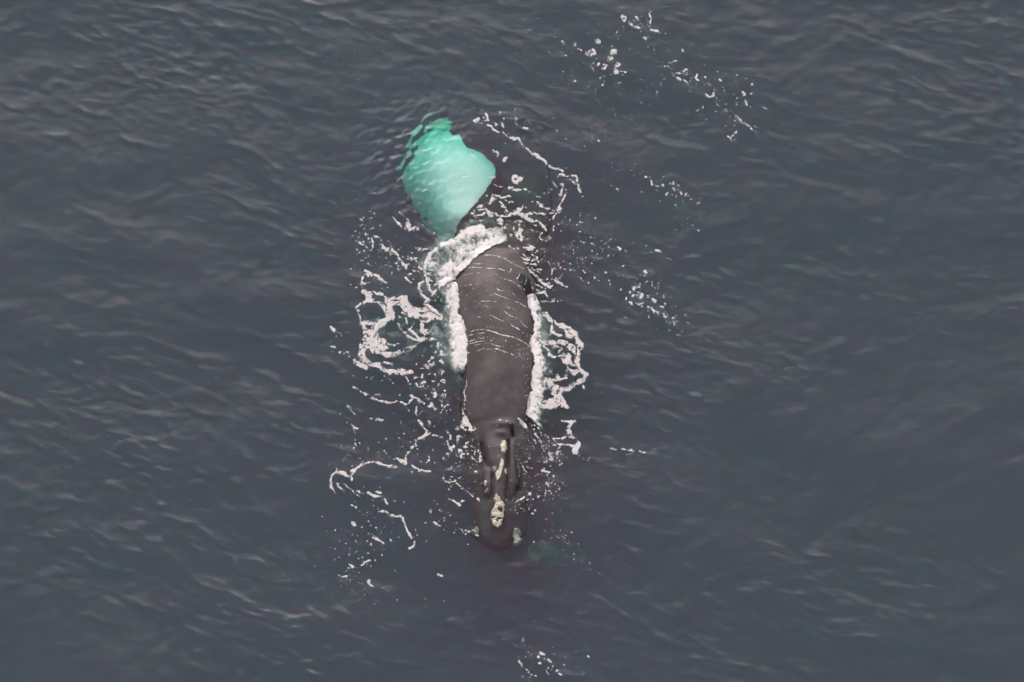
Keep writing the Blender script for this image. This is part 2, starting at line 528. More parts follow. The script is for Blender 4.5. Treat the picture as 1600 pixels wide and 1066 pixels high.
def patch(name, mask, box, zfun, mat, parent=None, step=0.5, thick=0.02, lump=0.0, zmap=0.15, seed=0, attrs=None, skirt=0.03):
    """a raised patch lying on a surface: mask(px,py) > 0 inside"""
    P, F, at = raster(mask, box, step)
    if P is None: return None
    px, py = P[:, 0], P[:, 1]
    m = P[:, 2]
    X, Y = W(px, py, zmap(py) if callable(zmap) else zmap)
    n = fbm(px, py, 5.0, 300 + seed, 3)
    edge = sstep(0, 1.6, m)
    z = zfun(px, py) + (thick + lump * n) * edge - skirt * (1 - edge)
    return mesh_obj(name, np.stack([X, Y, z], -1), F, mat, parent, attrs=attrs)

def raster(mask, box, step):
    """marching squares over a mask; returns (px, py, value), faces"""
    x0, y0, x1, y1 = box
    xs = np.arange(x0, x1 + step, step); ys = np.arange(y0, y1 + step, step)
    X, Y = np.meshgrid(xs, ys)
    v = mask(X, Y)
    ny, nx = v.shape
    inside = v > 0
    # index of kept grid vertices
    ids = np.full((ny, nx), -1); ids[inside] = np.arange(inside.sum())
    pts = [np.stack([X[inside], Y[inside], v[inside]], -1)]
    cnt = int(inside.sum())
    if cnt < 3: return None, None, None
    # edge crossings
    hx = inside[:, :-1] != inside[:, 1:]
    hid = np.full(hx.shape, -1); hid[hx] = cnt + np.arange(hx.sum())
    t = v[:, :-1] / (v[:, :-1] - v[:, 1:] + 1e-12)
    pts.append(np.stack([(X[:, :-1] + t * step)[hx], Y[:, :-1][hx], np.zeros(hx.sum())], -1)); cnt += int(hx.sum())
    vx = inside[:-1, :] != inside[1:, :]
    vid = np.full(vx.shape, -1); vid[vx] = cnt + np.arange(vx.sum())
    t = v[:-1, :] / (v[:-1, :] - v[1:, :] + 1e-12)
    pts.append(np.stack([X[:-1, :][vx], (Y[:-1, :] + t * step)[vx], np.zeros(vx.sum())], -1))
    a, b, c, d = ids[:-1, :-1], ids[:-1, 1:], ids[1:, 1:], ids[1:, :-1]          # corners
    ea, eb, ec, ed = hid[:-1, :], vid[:, 1:], hid[1:, :], vid[:, :-1]            # top, right, bottom, left
    code = (a >= 0) * 1 + (b >= 0) * 2 + (c >= 0) * 4 + (d >= 0) * 8
    S = {15: [(a, b, c, d)], 1: [(a, ea, ed)], 2: [(ea, b, eb)], 4: [(eb, c, ec)], 8: [(ec, d, ed)],
         3: [(a, b, eb, ed)], 6: [(ea, b, c, ec)], 12: [(ed, eb, c, d)], 9: [(a, ea, ec, d)],
         7: [(a, b, c, ec, ed)], 14: [(ea, b, c, d, ed)], 13: [(a, ea, eb, c, d)], 11: [(a, b, eb, ec, d)],
         5: [(a, ea, ed), (eb, c, ec)], 10: [(ea, b, eb), (ec, d, ed)]}
    faces = {3: [], 4: [], 5: []}
    for k, polys in S.items():
        s = code == k
        if not s.any(): continue
        for q in polys:
            faces[len(q)].append(np.stack([e[s] for e in q], -1)[:, ::-1])
    F = [np.concatenate(f) for f in faces.values() if f]
    return np.concatenate(pts), F, None

def ell(cx, cy, rx, ry, rough=0.6, seed=1):
    def f(x, y):
        d = (1 - np.hypot((x - cx) / rx, (y - cy) / ry)) * min(rx, ry)
        return d + rough * fbm(x, y, 3.0, seed, 3)
    return f, (cx - rx - 3, cy - ry - 3, cx + rx + 3, cy + ry + 3)

def polym(P, rough=0.7, seed=1, holes=()):
    P = np.array(P, float)
    def f(x, y):
        d = -poly_sdf(x, y, P) + rough * fbm(x, y, 3.5, seed, 3)
        for hx, hy, hr, hq in holes:
            d = np.minimum(d, (np.hypot((x - hx) / hr, (y - hy) / hq) - 1) * min(hr, hq))
        return d
    return f, (P[:, 0].min() - 3, P[:, 1].min() - 3, P[:, 0].max() + 3, P[:, 1].max() + 3)

whale = build_whale()
tag(whale, 'dark whale swimming with its bare brown back out of the water and cream callosities', 'whale', group='whales at the surface')

def callus(shape, label=None, mat=None, thick=0.05, lump=0.025, seed=0, name='callosity'):
    f, box = shape
    o = patch(name, f, box, (lambda a, b: np.maximum(whale_top(a, b), -0.40)), mat or M_callus, whale, 0.5, thick, lump, 0.15, seed)
    if o and label: o['label'] = label
    return o

callus(ell(787, 699, 6.0, 11.2, 2.0, 5), 'oval cream callosity behind the long one', seed=1)
callus(polym([(784, 717), (788.5, 723), (786.5, 734), (783.5, 746), (777, 754), (773, 746), (774, 740), (778.5, 735), (781, 724)], 1.1, 6),
       'long slanting cream callosity in the middle of the snout', seed=2)
callus(ell(790.3, 738, 2.7, 6.2, 0.5, 7), 'narrow cream callosity beside the long one', seed=3)
callus(polym([(776, 771), (781, 777), (789, 788), (789, 796), (788, 804), (784, 818), (778, 824), (770.5, 820), (766, 809), (765.5, 798), (770.5, 793),
              (773.5, 786), (770.5, 779)], 2.0, 8, holes=[(781.5, 795, 3.0, 2.2), (783, 797.5, 1.8, 1.6), (770.5, 807.5, 1.7, 0.7), (780, 809.5, 1.9, 0.7), (777, 812.5, 0.9, 0.7)]),
       'large cream callosity with dark gaps at the tip of the snout', seed=4, thick=0.10)
callus(ell(758.5, 755, 3.1, 5.6, 0.6, 9), 'small cream callosity on the left lip', seed=5)
callus(ell(752.5, 753, 2.2, 2.4, 0.5, 10), seed=6)
callus(ell(759, 768, 4.0, 2.8, 0.5, 11), 'pinkish grey callosity on the left lip', M_scar, seed=7)
callus(ell(761.5, 764.5, 2.2, 1.5, 0.3, 12), 'bright white callosity on the left lip', M_lip_white, 0.07, seed=8)
callus(ell(797.5, 752, 1.6, 4.2, 0.4, 13), seed=9, mat=M_scar, thick=0.02)
callus(ell(781, 659.5, 3.2, 2.6, 0.6, 14), 'small pale callosity beside the blowhole', seed=10)
callus(ell(792.5, 661, 2.8, 2.3, 0.6, 15), seed=11)
callus(ell(797, 663.5, 1.8, 1.4, 0.4, 16), seed=12)
callus(ell(772, 734, 4.8, 5.0, 0.5, 17), 'round lilac grey scar on the snout', M_scar, 0.012, 0.004, 13, 'skin_scar')
rs = random.Random(5)
for k in range(14):
    yy = rs.uniform(690, 768)
    callus(ell(np.interp(yy, [690, 730, 768], [782, 784, 782]) + rs.uniform(-7, 8), yy, rs.uniform(0.7, 1.3), rs.uniform(0.8, 1.7), 0.5, 100 + k), None, rs.choice([M_callus, M_scar, M_callus]), 0.03, 0.01, 80 + k)
for k, (sx, sy, sa, sb) in enumerate([(776, 668, 4, 2.2), (788, 671, 5, 2.4), (785, 680, 3.2, 1.6), (770, 662, 3, 1.6), (764, 700, 2.2, 2.6)]):
    callus(ell(sx, sy, sa, sb, 1.6, 80 + k), None, M_mottle, 0.006, 0.002, 60 + k, 'skin_scar')
callus(polym([(745, 819), (749, 824), (747, 833), (739, 831), (734, 826)], 0.8, 18), 'pale green looking callosity on the left jaw under water', M_jaw, 0.30, 0.03, 14)
callus(ell(743, 812, 3.4, 2.6, 0.7, 19), None, M_scar, 0.15, 0.02, 15)
callus(polym([(803.5, 823), (811, 822), (815, 830), (811.5, 833.5), (812.5, 837), (819, 836.5), (812.5, 844), (808, 848.5), (800, 847), (803, 840.5), (800, 834)], 0.8, 20),
       'pale green looking callosity on the right jaw under water', M_jaw, 0.34, 0.03, 16)

def line_shape(pts, rough=0.4, seed=1):
    def f(x, y):
        d = np.full(x.shape, -9.0)
        for i in range(len(pts) - 1):
            d = np.maximum(d, -seg_dist(x, y, pts[i], pts[i + 1]))
        return d + rough * fbm(x, y, 3.0, seed, 3)
    a = np.array(pts)
    return f, (a[:, 0].min() - 5, a[:, 1].min() - 5, a[:, 0].max() + 5, a[:, 1].max() + 5)

for k, (nm, pts) in enumerate([
        ('mouth_gap', [(751, 694, 1.2), (754, 706, 1.8), (757, 716, 1.4), (763, 731, 0.6)]),
        ('mouth_gap', [(754.5, 734, 0.7), (755, 746, 1.0), (756, 759, 0.7)]),
        ('mouth_gap', [(773, 744, 0.6), (771.5, 758, 1.2), (769.5, 776, 1.2)]),
        ('mouth_gap', [(794, 690, 1.0), (794.5, 706, 1.5), (793.8, 725, 1.4), (793, 746, 1.5), (791.5, 762, 1.4), (791, 778, 1.2)]),
        ('mouth_gap', [(805, 699, 0.5), (805.5, 712, 0.8), (804, 725, 1.2), (806, 735, 1.4)]),
        ('baleen', [(808, 727, 1.6), (810, 736, 2.4), (811, 746, 2.6), (810.5, 756, 2.6), (807, 767, 1.8), (804, 777, 1.0)]),
        ('baleen', [(815, 742, 0.8), (815.5, 752, 1.2), (812, 762, 1.0)]),
        ('blowhole', [(799.5, 667, 1.8), (800.5, 674, 3.4), (801, 680, 2.4), (803, 684, 1.0)]),
        ('blowhole', [(762.5, 676, 0.8), (763, 680, 1.0)])]):
    callus(line_shape(pts, 0.5, 60 + k), None, M_baleen_shade, 0.010, 0.003, 40 + k, nm)
callus(polym([(806, 430), (813, 426), (823, 429), (831, 437), (834, 448), (831, 460), (824, 466), (817, 455), (810, 443)], 1.2, 71), 'shade painted black in the hollow at the right edge of the back', M_baleen_shade, 0.008, 0.002, 51, 'hollow_shade')  # black patch on the flank paints the shade of the hollow

# --- the second whale: belly up under the first one's tail
SECOND = [  # py, centre, half width, top of belly, depth
    (130, 690, 8, -4.4, 0.5), (155, 687, 26, -3.9, 1.0), (185, 684, 40, -1.9, 1.5), (205, 684, 49, -1.15, 1.6), (230, 692, 59, -0.66, 1.7), (260, 703, 80, -0.44, 1.8),
    (285, 710, 79, -0.40, 1.8), (310, 715, 66, -0.38, 1.7), (345, 718, 48, -0.42, 1.6), (375, 722, 36, -1.0, 1.4), (420, 728, 36, -2.5, 1.4), (480, 742, 40, -3.3, 1.5), (560, 765, 44, -3.5, 1.5), (640, 792, 42, -3.6, 1.3),
    (720, 818, 32, -3.9, 1.0), (780, 834, 22, -4.1, 0.7), (822, 845, 16, -4.05, 0.35)]
ZM2 = lambda py: np.interp(py, [330, 480, 822], [-0.5, -3.0, -4.0])

def second_top(px, py):
    c, hw, top, dep = table(SECOND, np.asarray(py, float))
    u = (np.asarray(px, float) - c) / hw
    roll = sstep(420, 330, py)
    q = np.clip(np.abs(u), 0, 1)
    return top - dep * 0.62 * (1 - (1 - q ** 2.8) ** (1 / 2.0)) + roll * (0.15 * u - 0.85 * np.maximum(0, 0.1 - u) ** 2.6)

def build_second():
    root = bpy.data.objects.new('whale.001', None)
    sc.collection.objects.link(root)
    py = np.arange(130, 822.5, 4.0)
    c, hw, top, dep = table(SECOND, py)
    V = loft(py, lambda q: (c, hw, dep), lambda px, p, u, k: second_top(px, p), 97, 25)
    fp = np.arange(826, 892, 2.0)
    fc, fw = table([(822, 845, 16), (836, 846, 26), (848, 848, 48), (860, 850, 66), (872, 851, 66), (884, 852, 46), (892, 852, 10)], fp)
    u = np.sin(np.linspace(-math.pi / 2, math.pi / 2, 97)); rows = []
    for k, p in enumerate(fp):
        th = np.interp(p, [822, 850, 892], [0.25, 0.1, 0.03]); a = np.linspace(0, math.pi, 27)[1:-1]
        z0 = np.interp(p, [822, 892], [-4.2, -3.6])
        rows.append(np.stack([np.concatenate([fc[k] + u * fw[k], fc[k] + np.cos(a) * fw[k]]), np.full(122, p),
                              np.concatenate([z0 + th * np.sqrt(np.clip(1 - u * u, 0, 1)), z0 - th * np.sin(a)])], -1))
    V = np.concatenate([V, np.array(rows)])
    P, F = close_loft(V, ZM2)
    mesh_obj('body', P, F, M_skin, root)
    f0, box = polym([(672, 146), (700, 150), (706, 176), (704, 200), (718, 205), (726, 220), (731, 227), (750, 231), (765.5, 239), (774, 257), (775, 272), (767.5, 286),
                    (754, 306), (738, 328), (726, 343), (716, 357), (708, 382), (676, 388), (660, 358), (640, 330), (624, 318), (612, 300), (610, 284), (608, 260),
                    (612, 232), (620, 212), (630, 190), (650, 160)], 2.2, 31)
    def f(x, y):
        c_, w_ = table([r[:3] for r in SECOND], y)
        return np.minimum(f0(x, y), (0.975 - np.abs((x - c_) / w_)) * w_)
    o = patch('belly_patch', f, box, second_top, M_belly, root, 1.0, 0.015, 0.0, ZM2, 21)
    o['label'] = 'white belly patch that looks bright turquoise through the water'
    # pale mottled underside of the fluke
    def fz(px, py):
        c_, w_ = table([(822, 845, 16), (836, 846, 26), (848, 848, 48), (860, 850, 66), (872, 851, 66), (884, 852, 46), (892, 852, 10)], np.asarray(py, float))
        th = np.interp(py, [822, 850, 892], [0.25, 0.1, 0.03])
        return np.interp(py, [822, 892], [-4.2, -3.6]) + th * np.sqrt(np.clip(1 - ((px - c_) / w_) ** 2, 0, 1))
    f, box = polym([(826, 852), (842, 843), (862, 852), (880, 862), (894, 874), (880, 878), (862, 872), (846, 874), (836, 884), (822, 874)], 3.5, 33)
    o = patch('fluke_patch', f, box, fz, M_fluke, root, 1.0, 0.015, 0.0, ZM2, 22)
    if o: o['label'] = 'pale mottled fluke deep in the water, a faint green patch'
    return root

second = build_second()
tag(second, 'submerged whale lying belly up, its white belly shining turquoise beside the other\'s tail', 'whale', group='whales at the surface')

# ------------------------------------------------------------------ foam
# strokes: lists of (px, py, half width); blobs: (px, py, rx, ry)
def strokes(txt):
    out = []
    for ln in txt.strip().splitlines():
        ln = ln.split('#')[0].strip()
        if not ln: continue
        out.append([tuple(float(v) for v in p.split(',')) for p in ln.split()])
    return out

def foam_mask(st=(), polys=(), blobs=(), rough=1.0, nscale=4.0, seed=1, holes=0.0, grow=0.0):
    def f(x, y):
        wx = x + 3.0 * fbm(x, y, 9.0, seed + 50, 4, 0.7); wy = y + 3.0 * fbm(x, y, 9.0, seed + 60, 4, 0.7)
        d = np.full(x.shape, -6.0)
        for s in st:
            if len(s) == 1: s = [s[0], s[0]]
            xs = [p[0] for p in s]; ys = [p[1] for p in s]; m = 8
            sel = (x > min(xs) - m) & (x < max(xs) + m) & (y > min(ys) - m) & (y < max(ys) + m)
            if not sel.any(): continue
            a, b = wx[sel], wy[sel]; dd = d[sel]
            for i in range(len(s) - 1):
                dd = np.maximum(dd, -seg_dist(a, b, s[i], s[i + 1]))
            d[sel] = dd
        for P in polys:
            P = np.array(P, float)
            sel = (x > P[:, 0].min() - 6) & (x < P[:, 0].max() + 6) & (y > P[:, 1].min() - 6) & (y < P[:, 1].max() + 6)
            if sel.any(): d[sel] = np.maximum(d[sel], np.minimum(-poly_sdf(wx[sel], wy[sel], P), 5.0))
        for bx, by, rx, ry in blobs:
            sel = (np.abs(x - bx) < rx + 3) & (np.abs(y - by) < ry + 3)
            if sel.any(): d[sel] = np.maximum(d[sel], (1 - np.hypot((wx[sel] - bx) / rx, (wy[sel] - by) / ry)) * min(rx, ry))
        n = fbm(x, y, nscale, seed, 4)
        gap = fbm(x, y, 5.0, seed + 21, 2)
        d = d + grow + rough * n + 1.0 * rough * fbm(x, y, 1.7, seed + 3, 2) + 0.45 - 3.0 * np.maximum(0, -gap - 0.12) + 1.2 * np.maximum(0, gap - 0.1) * (d > -1.5)
        if holes > 0:
            h = fbm(x, y, 5.0, seed + 9, 4, 0.65)
            d = np.minimum(d, (0.40 - 2.4 * holes - h) * 11)
        return d
    return f

def foam_box(st=(), polys=(), blobs=()):
    pts = [(p[0], p[1]) for s in st for p in s] + [tuple(p) for P in polys for p in P] + [(b[0], b[1]) for b in blobs]
    a = np.array(pts)
    return (a[:, 0].min() - 9, a[:, 1].min() - 9, a[:, 0].max() + 9, a[:, 1].max() + 9)

def water_or_whale(px, py):
    X, Y = W(px, py, 0.0)
    z = sea_z(X, Y)
    inb = (py > 372) & (py < 862) & (px > 690) & (px < 850)
    zz = z.copy()
    if inb.any():
        zz[inb] = np.maximum(z[inb], whale_top(px[inb], py[inb]))
    return zz

def foam(name, label, mask, box, mat, cat='foam', step=0.5, lift=0.010, lump=0.006, froth0=0.30, full=2.8, seed=0, veil=None, on=None, parts=None):
    P, F, _ = raster(mask, box, step)
    if P is None: return None
    px, py, m = P[:, 0], P[:, 1], P[:, 2]
    zmap = 0.0
    X, Y = W(px, py, zmap)
    n = fbm(px, py, 4.0, 500 + seed, 4); n2 = fbm(px, py, 14.0, 520 + seed, 3)
    e = sstep(0, 2.0, m)
    base = (on or water_or_whale)(px, py)
    z = base + 0.006 + e * (lift + 0.4 * lump * n + 1.5 * lump * n2)
    fr = froth0 + (1 - froth0) * sstep(0.0, full, m) 
    fr = fr * (1 - 0.45 * sstep(0.05, 0.5, n2)) * (1 - 0.75 * sstep(0.38, 0.55, n))
    if veil is not None: fr = veil(px, py, m, n, n2)
    o = mesh_obj(name, np.stack([X, Y, z], -1), F, mat, attrs={'froth': fr})
    return tag(o, label, cat, 'stuff', None)

# -- foam lying in loops on the left
LEFT = strokes('''
567,456,3 576,460,5.5 575,470,4 588,472,2.8 598,477,2.5 604,487,2.5
584,456,1.5 590,460,2 599,460,2
558,481,2.2 566,474,2 573,472,1.8
610,495,6 596,505,5.5 583,515,5.5 575,528,5 567,540,5.5 564,555,4.5 570,564,4.5 580,569,4 592,573,3 600,578,3 608,583,3.2 624,581,3 633,584,2.2 644,581,2.4
566,506,3 576,506,2.5 586,506,2
568,507,2 571,518,2.2 574,526,2.5
560,490,1 564,502,1.2
560,487,2
572,544,1.8 578,541,2.4 584,548,3.5 596,551,3.8 611,556,4.4 624,551,3.6 635,545,3 644,544,3.4 651,536,3.4 660,531,2.4 678,530,2.2
659,503,1.8 659,515,2.3 663,527,1.3
662,503,1.5 677,499,3 688,497,4
621,507,1.2 630,518,1.3 644,530,1.6 650,533,1.6
641,515,1.8 648,523,1.8 654,530,1.6
648,504,0.9 644,511,1 641,515,1.2
623,496,1 630,496,1
635,497,1.2 635,506,1.2
608,539,0.9 616,540,1.1 624,538,1
590,530,1.5 597,530,2 602,534,1.5
584,566,1.2 596,571,1.6 603,568,1.6 612,569,1.6
555,565,2.5 566,572,3.6 573,577,3
551,562,1 555,565,2
586,540,3 592,546,3 600,549,2
597,530,2 604,545,2
''')
LEFT_P = [[(600, 463), (608, 466), (626, 463), (636, 463), (638, 472), (647, 481), (662, 482), (672, 478), (684, 487), (693, 497), (680, 499), (665, 497),
           (647, 497), (636, 492), (628, 490), (630, 482), (620, 477), (612, 478), (614, 486), (616, 492), (614, 502), (608, 499), (603, 503), (602, 490), (604, 478)],
          [(575, 530), (585, 526), (590, 518), (592, 528), (598, 540), (604, 547), (598, 553), (584, 550), (577, 542)]]
LEFT_B = [(669, 519, 6.5, 3.4)]
o = foam('foam', 'looped mat of lacy foam left of the whale\'s back', foam_mask(LEFT, LEFT_P, LEFT_B, 1.5, 3.0, 3, 0.02, 0.7), foam_box(LEFT, LEFT_P, LEFT_B), M_foam, seed=3)

BRIGHT = strokes('''
661,441,1.6 655,446,2.4 654,452,2.6 659,461,2.4 668,469,3 664,476,2.4 677,486,3 688,494,2
''')
foam('foam', 'thick white curl of foam beside the wash left of the whale', foam_mask(BRIGHT, (), (), 0.7, 4.0, 5), foam_box(BRIGHT), M_foam, lift=0.05, lump=0.006, froth0=0.5, seed=5)

# -- mats on the right
RIGHT = strokes('''
850,491,3 859,499,3.2 863,505,2.6
863,511,1.2 862,518,1.8 868,522,1.4 875,526,1.6
868,502,0.9 871,507,0.9
875,508,3 884,512,3.5 896,520,4 902,530,4 907,541,5 902,553,4.5
884,518,2 886,527,2 893,527,1.5
850,536,3 872,535,3 887,538,4.5 898,547,5
865,542,2 877,544,1.2 881,550,1 880,556,1.1 869,560,1.4 859,556,1.8 855,546,1 849,541,1.4
876,549,1 872,553,1
902,560,2.8 904,574,2.6 910,581,3 916,586,3.5 912,592,3.8 901,599,2.8 889,607,3.2 877,610,4 863,602,4 854,593,3.5
886,578,1.5 892,581,1.4 899,581,1.6 908,580,2
886,574,1 885,590,0.9
885,591,1.8 877,593,1.4 869,593,1.8 857,592,1.8
877,614,4 872,622,4.5 857,629,3.8
877,619,3 883,631,2.6 887,637,2.2
850,634,4 860,637,3.5 872,634,2
910,604,1.2 913,609,1
895,585,1.6 902,584,1
''')
RIGHT_P = [[(883, 551), (890, 554), (895, 568), (903, 572), (895, 574), (881, 569), (878, 563)], [(871, 583), (875, 592), (866, 594)],
           [(854, 593), (863, 603), (878, 612), (873, 622), (885, 636), (873, 634), (860, 640), (849, 637), (848, 627), (864, 625), (862, 614), (855, 602)]]
foam('foam', 'looped mat of lacy foam right of the whale\'s back', foam_mask(RIGHT, RIGHT_P, (), 1.4, 3.0, 13, 0.02, 0.7), foam_box(RIGHT, RIGHT_P), M_foam, seed=13)

RLOW = strokes('''
877,658,1.2 887,659,1.6 892,661,2.4 899,659,2
892,662,2.4 886,671,3 892,679,4.5 901,686,4 904,695,4.5 899,706,5
872,694,1.4 887,695,2 897,697,3
865,685,1.3 876,685,1.4 884,683,1.8
''')
foam('foam', 'small patch of foam right of the whale\'s head, shaped like an ess', foam_mask(RLOW, (), (), 1.3, 4.0, 17, 0.03), foam_box(RLOW), M_foam, seed=17)

# -- churned water pushed up along the flanks and over the tail
WL = [[(684, 438), (703, 436), (713, 440), (717, 450), (718, 465), (718, 490), (724, 500), (730, 520), (731, 542), (730, 565), (726, 582), (712, 592), (694, 592),
       (685, 566), (684, 550), (682, 520), (682, 499), (684, 485), (682, 470), (676, 452)]]
def veil_l(px, py, m, n, n2):
    xl = np.interp(py, [440, 458, 480, 500, 520, 550, 565, 585], [692, 688, 695, 693, 694, 698, 697, 702])
    out = sstep(-7, 13, px - xl + 6 * n + 5 * n2)
    low = sstep(592, 564, py + 9 * n + 5 * n2)
    core = 0.60 + 0.30 * sstep(700, 716, px) + 0.35 * n + 0.25 * n2
    return np.clip(core, 0.1, 1.15) * out * low * sstep(0, 1.5 + 3 * sstep(712, 704, px), m)
def wide(mask_polys, st, rough, seed):
    def f(x, y):
        d = np.full(x.shape, -9.0)
        wx = x + 2.2 * fbm(x, y, 9.0, seed + 50, 3); wy = y + 2.2 * fbm(x, y, 9.0, seed + 60, 3)
        for P in mask_polys: d = np.maximum(d, -poly_sdf(wx, wy, P))
        for s in st:
            for i in range(len(s) - 1): d = np.maximum(d, -seg_dist(wx, wy, s[i], s[i + 1]))
        return d + rough * fbm(x, y, 5.0, seed, 4)
    return f
foam('wash', 'churned white water along the whale\'s left flank', wide(WL, [], 2.0, 23), foam_box((), WL), M_wash, step=0.6, lift=0.030, lump=0.012, seed=23, veil=veil_l)

WD = [[(659, 414), (663, 402), (674, 390), (687, 378), (710, 371), (719, 360), (740, 350), (751, 346), (760, 354), (784, 354), (792, 364), (797, 380), (778, 382), (764, 391),
       (746, 403), (734, 415), (716, 430), (712, 438), (700, 445), (684, 456), (679, 440), (676, 427), (657, 423)]]
WD_S = strokes('''
664,408,3 670,398,3 684,384,4 700,376,5 718,366,5 735,358,6 750,352,5
716,426,5 735,408,6 752,394,6 772,380,6 788,372,5
690,428,4 700,418,5 703,408,4
684,452,3 694,440,4 706,432,4
''')
def veil_d(px, py, m, n, n2):
    pocket = np.exp(-((px - 692) / 16) ** 2 - ((py - 402) / 13) ** 2) + 0.7 * np.exp(-((px - 683) / 10) ** 2 - ((py - 430) / 16) ** 2)
    pocket += 0.6 * np.exp(-((px - 752) / 14) ** 2 - ((py - 373) / 5) ** 2)
    ridge = np.zeros(px.shape)
    for s in WD_S:
        for i in range(len(s) - 1):
            ridge = np.maximum(ridge, 1 - np.clip(seg_dist(px, py, s[i], s[i + 1]) / 6 + 0.5, 0, 1))
    return np.clip(0.66 - 0.42 * pocket + 0.45 * ridge + 0.45 * n + 0.3 * n2, 0.03, 1.15) * sstep(0, 4.5, m + 1.5 * n) * (0.25 + 0.75 * sstep(801, 772, px + 12 * n - 0.25 * (py - 365)))
foam('wash', 'churned white water curling over the whale\'s tail stock next to the turquoise patch', wide(WD, [], 2.4, 27), foam_box((), WD), M_wash, step=0.6, lift=0.030, lump=0.016, seed=27, veil=veil_d)

WR = [[(829, 489), (833, 505), (833, 520), (828, 535), (830, 550), (835, 569), (830, 584), (830, 610), (823, 634), (821, 650), (828, 654), (838, 664), (848, 672), (846, 664), (848, 650),
       (856, 625), (860, 602), (860, 580), (858, 557), (858, 535), (856, 505), (849, 490), (843, 470), (836, 456), (824, 462), (823, 474)]]
def veil_r(px, py, m, n, n2):
    xr = np.interp(py, [458, 490, 505, 535, 557, 580, 602, 625, 650, 672], [836, 841, 845, 847, 848, 851, 850, 847, 842, 846])
    out = sstep(-9, 9, xr - px + 7 * n + 4 * n2)
    return np.clip(0.92 + 0.45 * n + 0.25 * n2, 0.1, 1.15) * out * sstep(0, 1.6, m)
WR_S = strokes('''811,657,2 815,661,4 822,669,3''')
foam('wash', 'churned white water along the whale\'s right flank', wide(WR, WR_S, 2.2, 29), foam_box(WR_S, WR), M_wash, step=0.6, lift=0.030, lump=0.012, seed=29, veil=veil_r)

# -- milky water full of bubbles just under the wash
def bubbles(label, P, amount, seed, fade=14.0, depth=0.10, white=()):
    f = wide([P], [], 5.0, seed)
    Pp, F, _ = raster(f, foam_box((), [P]), 1.5)
    px, py, m = Pp[:, 0], Pp[:, 1], Pp[:, 2]
    X, Y = W(px, py, 0.0)
    n = fbm(px, py, 10.0, 900 + seed, 4); n2 = fbm(px, py, 28.0, 910 + seed, 3)
    z = sea_z(X, Y) - depth
    fr = np.clip(amount + 0.5 * n + 0.5 * n2, 0, 1) * sstep(0, fade, m)
    o = mesh_obj('bubbles', np.stack([X, Y, z], -1), F, M_bubbles, attrs={'froth': fr})
    return tag(o, label, 'bubbles', 'stuff')
bubbles('milky bubbles under the water beside the left wash', [(650, 420), (690, 425), (714, 440), (722, 500), (733, 560), (730, 605), (700, 612), (672, 590), (664, 540), (668, 500), (655, 470)], 0.36, 201)
bubbles('milky bubbles under the water beside the right wash', [(826, 470), (846, 465), (866, 500), (874, 560), (868, 620), (860, 665), (830, 660), (824, 600), (826, 540)], 0.36, 203)
bubbles('milky bubbles under the water around the curling wash above the back', [(640, 415), (655, 385), (690, 360), (730, 335), (790, 330), (830, 350), (820, 385), (770, 395), (720, 430), (680, 450)], 0.34, 205)
bubbles('thin bubbles inside the left foam loops', [(562, 470), (600, 455), (660, 480), (665, 530), (640, 560), (590, 572), (560, 550)], 0.16, 207)

# -- broken streaks and patches
def streak(label, txt, blobs=(), polys=(), rough=1.1, seed=40, holes=0.05, name='foam', grow=0.0):
    st = strokes(txt)
    return foam(name, label, foam_mask(st, polys, blobs, rough, 3.2, seed, holes, grow), foam_box(st, polys, blobs), M_foam, seed=seed, lift=0.006, lump=0.004, froth0=0.26, full=2.0)

streak('broken foam streaks between the turquoise patch and the left foam loops', '''
614,340,0.9 620,349,1.8 629,355,2 638,358,2.6 646,358,2.4 654,358,1.6
621,330,0.6 631,338,0.7 640,346,0.8
581,373,1.6 583,379,2.6 582,386,1.6
586,371,1.4 593,372,1
559,378,0.9 564,382,1.2 573,387,1.2
596,382,1.2 598,387,3.2 603,390,3.2 611,389,2.2 620,396,2 624,403,1.6 627,411,2.6 635,417,2.2
618,412,1.6 627,411,2
603,415,0.8 611,414,1 618,412,1.2
649,388,1.4 659,390,2 669,390,1.6
570,423,1.8 578,427,2.8 590,433,2.4 603,442,1.8
567,435,2 566,442,2.6 573,446,1.2
634,434,1.2 637,438,2 641,441,1
640,402,1.2 644,406,1.2
648,404,1.4 650,409,1.2
655,418,2 662,424,2 672,430,1.4
630,416,1.4 640,413,1.2
665,432,2 668,445,2 674,455,2
''', [(637, 350, 4.2, 4), (660, 349, 2.4, 3.4)], (), 1.3, 41, 0.05)

def lace_region(label, P, dens, seed, name='foam', scale=5.0, ridged=True, stretch=(1, 1, 0)):
    """a scattering of lace and flecks inside an outline"""
    P = np.array(P, float)
    ca, sa = math.cos(math.radians(stretch[2])), math.sin(math.radians(stretch[2]))
    def f(x, y):
        u, v = (x * ca + y * sa) / stretch[0], (-x * sa + y * ca) / stretch[1]
        n = fbm(u, v, scale, seed, 4, 0.62)
        big = fbm(x, y, 26, seed + 5, 2)
        ins = np.clip(-poly_sdf(x, y, P) / 10, -2, 1)
        return (n + 0.28 * big - dens + 0.25 * np.minimum(ins - 1, 0) - 0.05) * 9
    return foam(name, label, f, (P[:, 0].min(), P[:, 1].min(), P[:, 0].max(), P[:, 1].max()), M_foam, seed=seed, lift=0.006, lump=0.004, froth0=0.26, full=2.0)

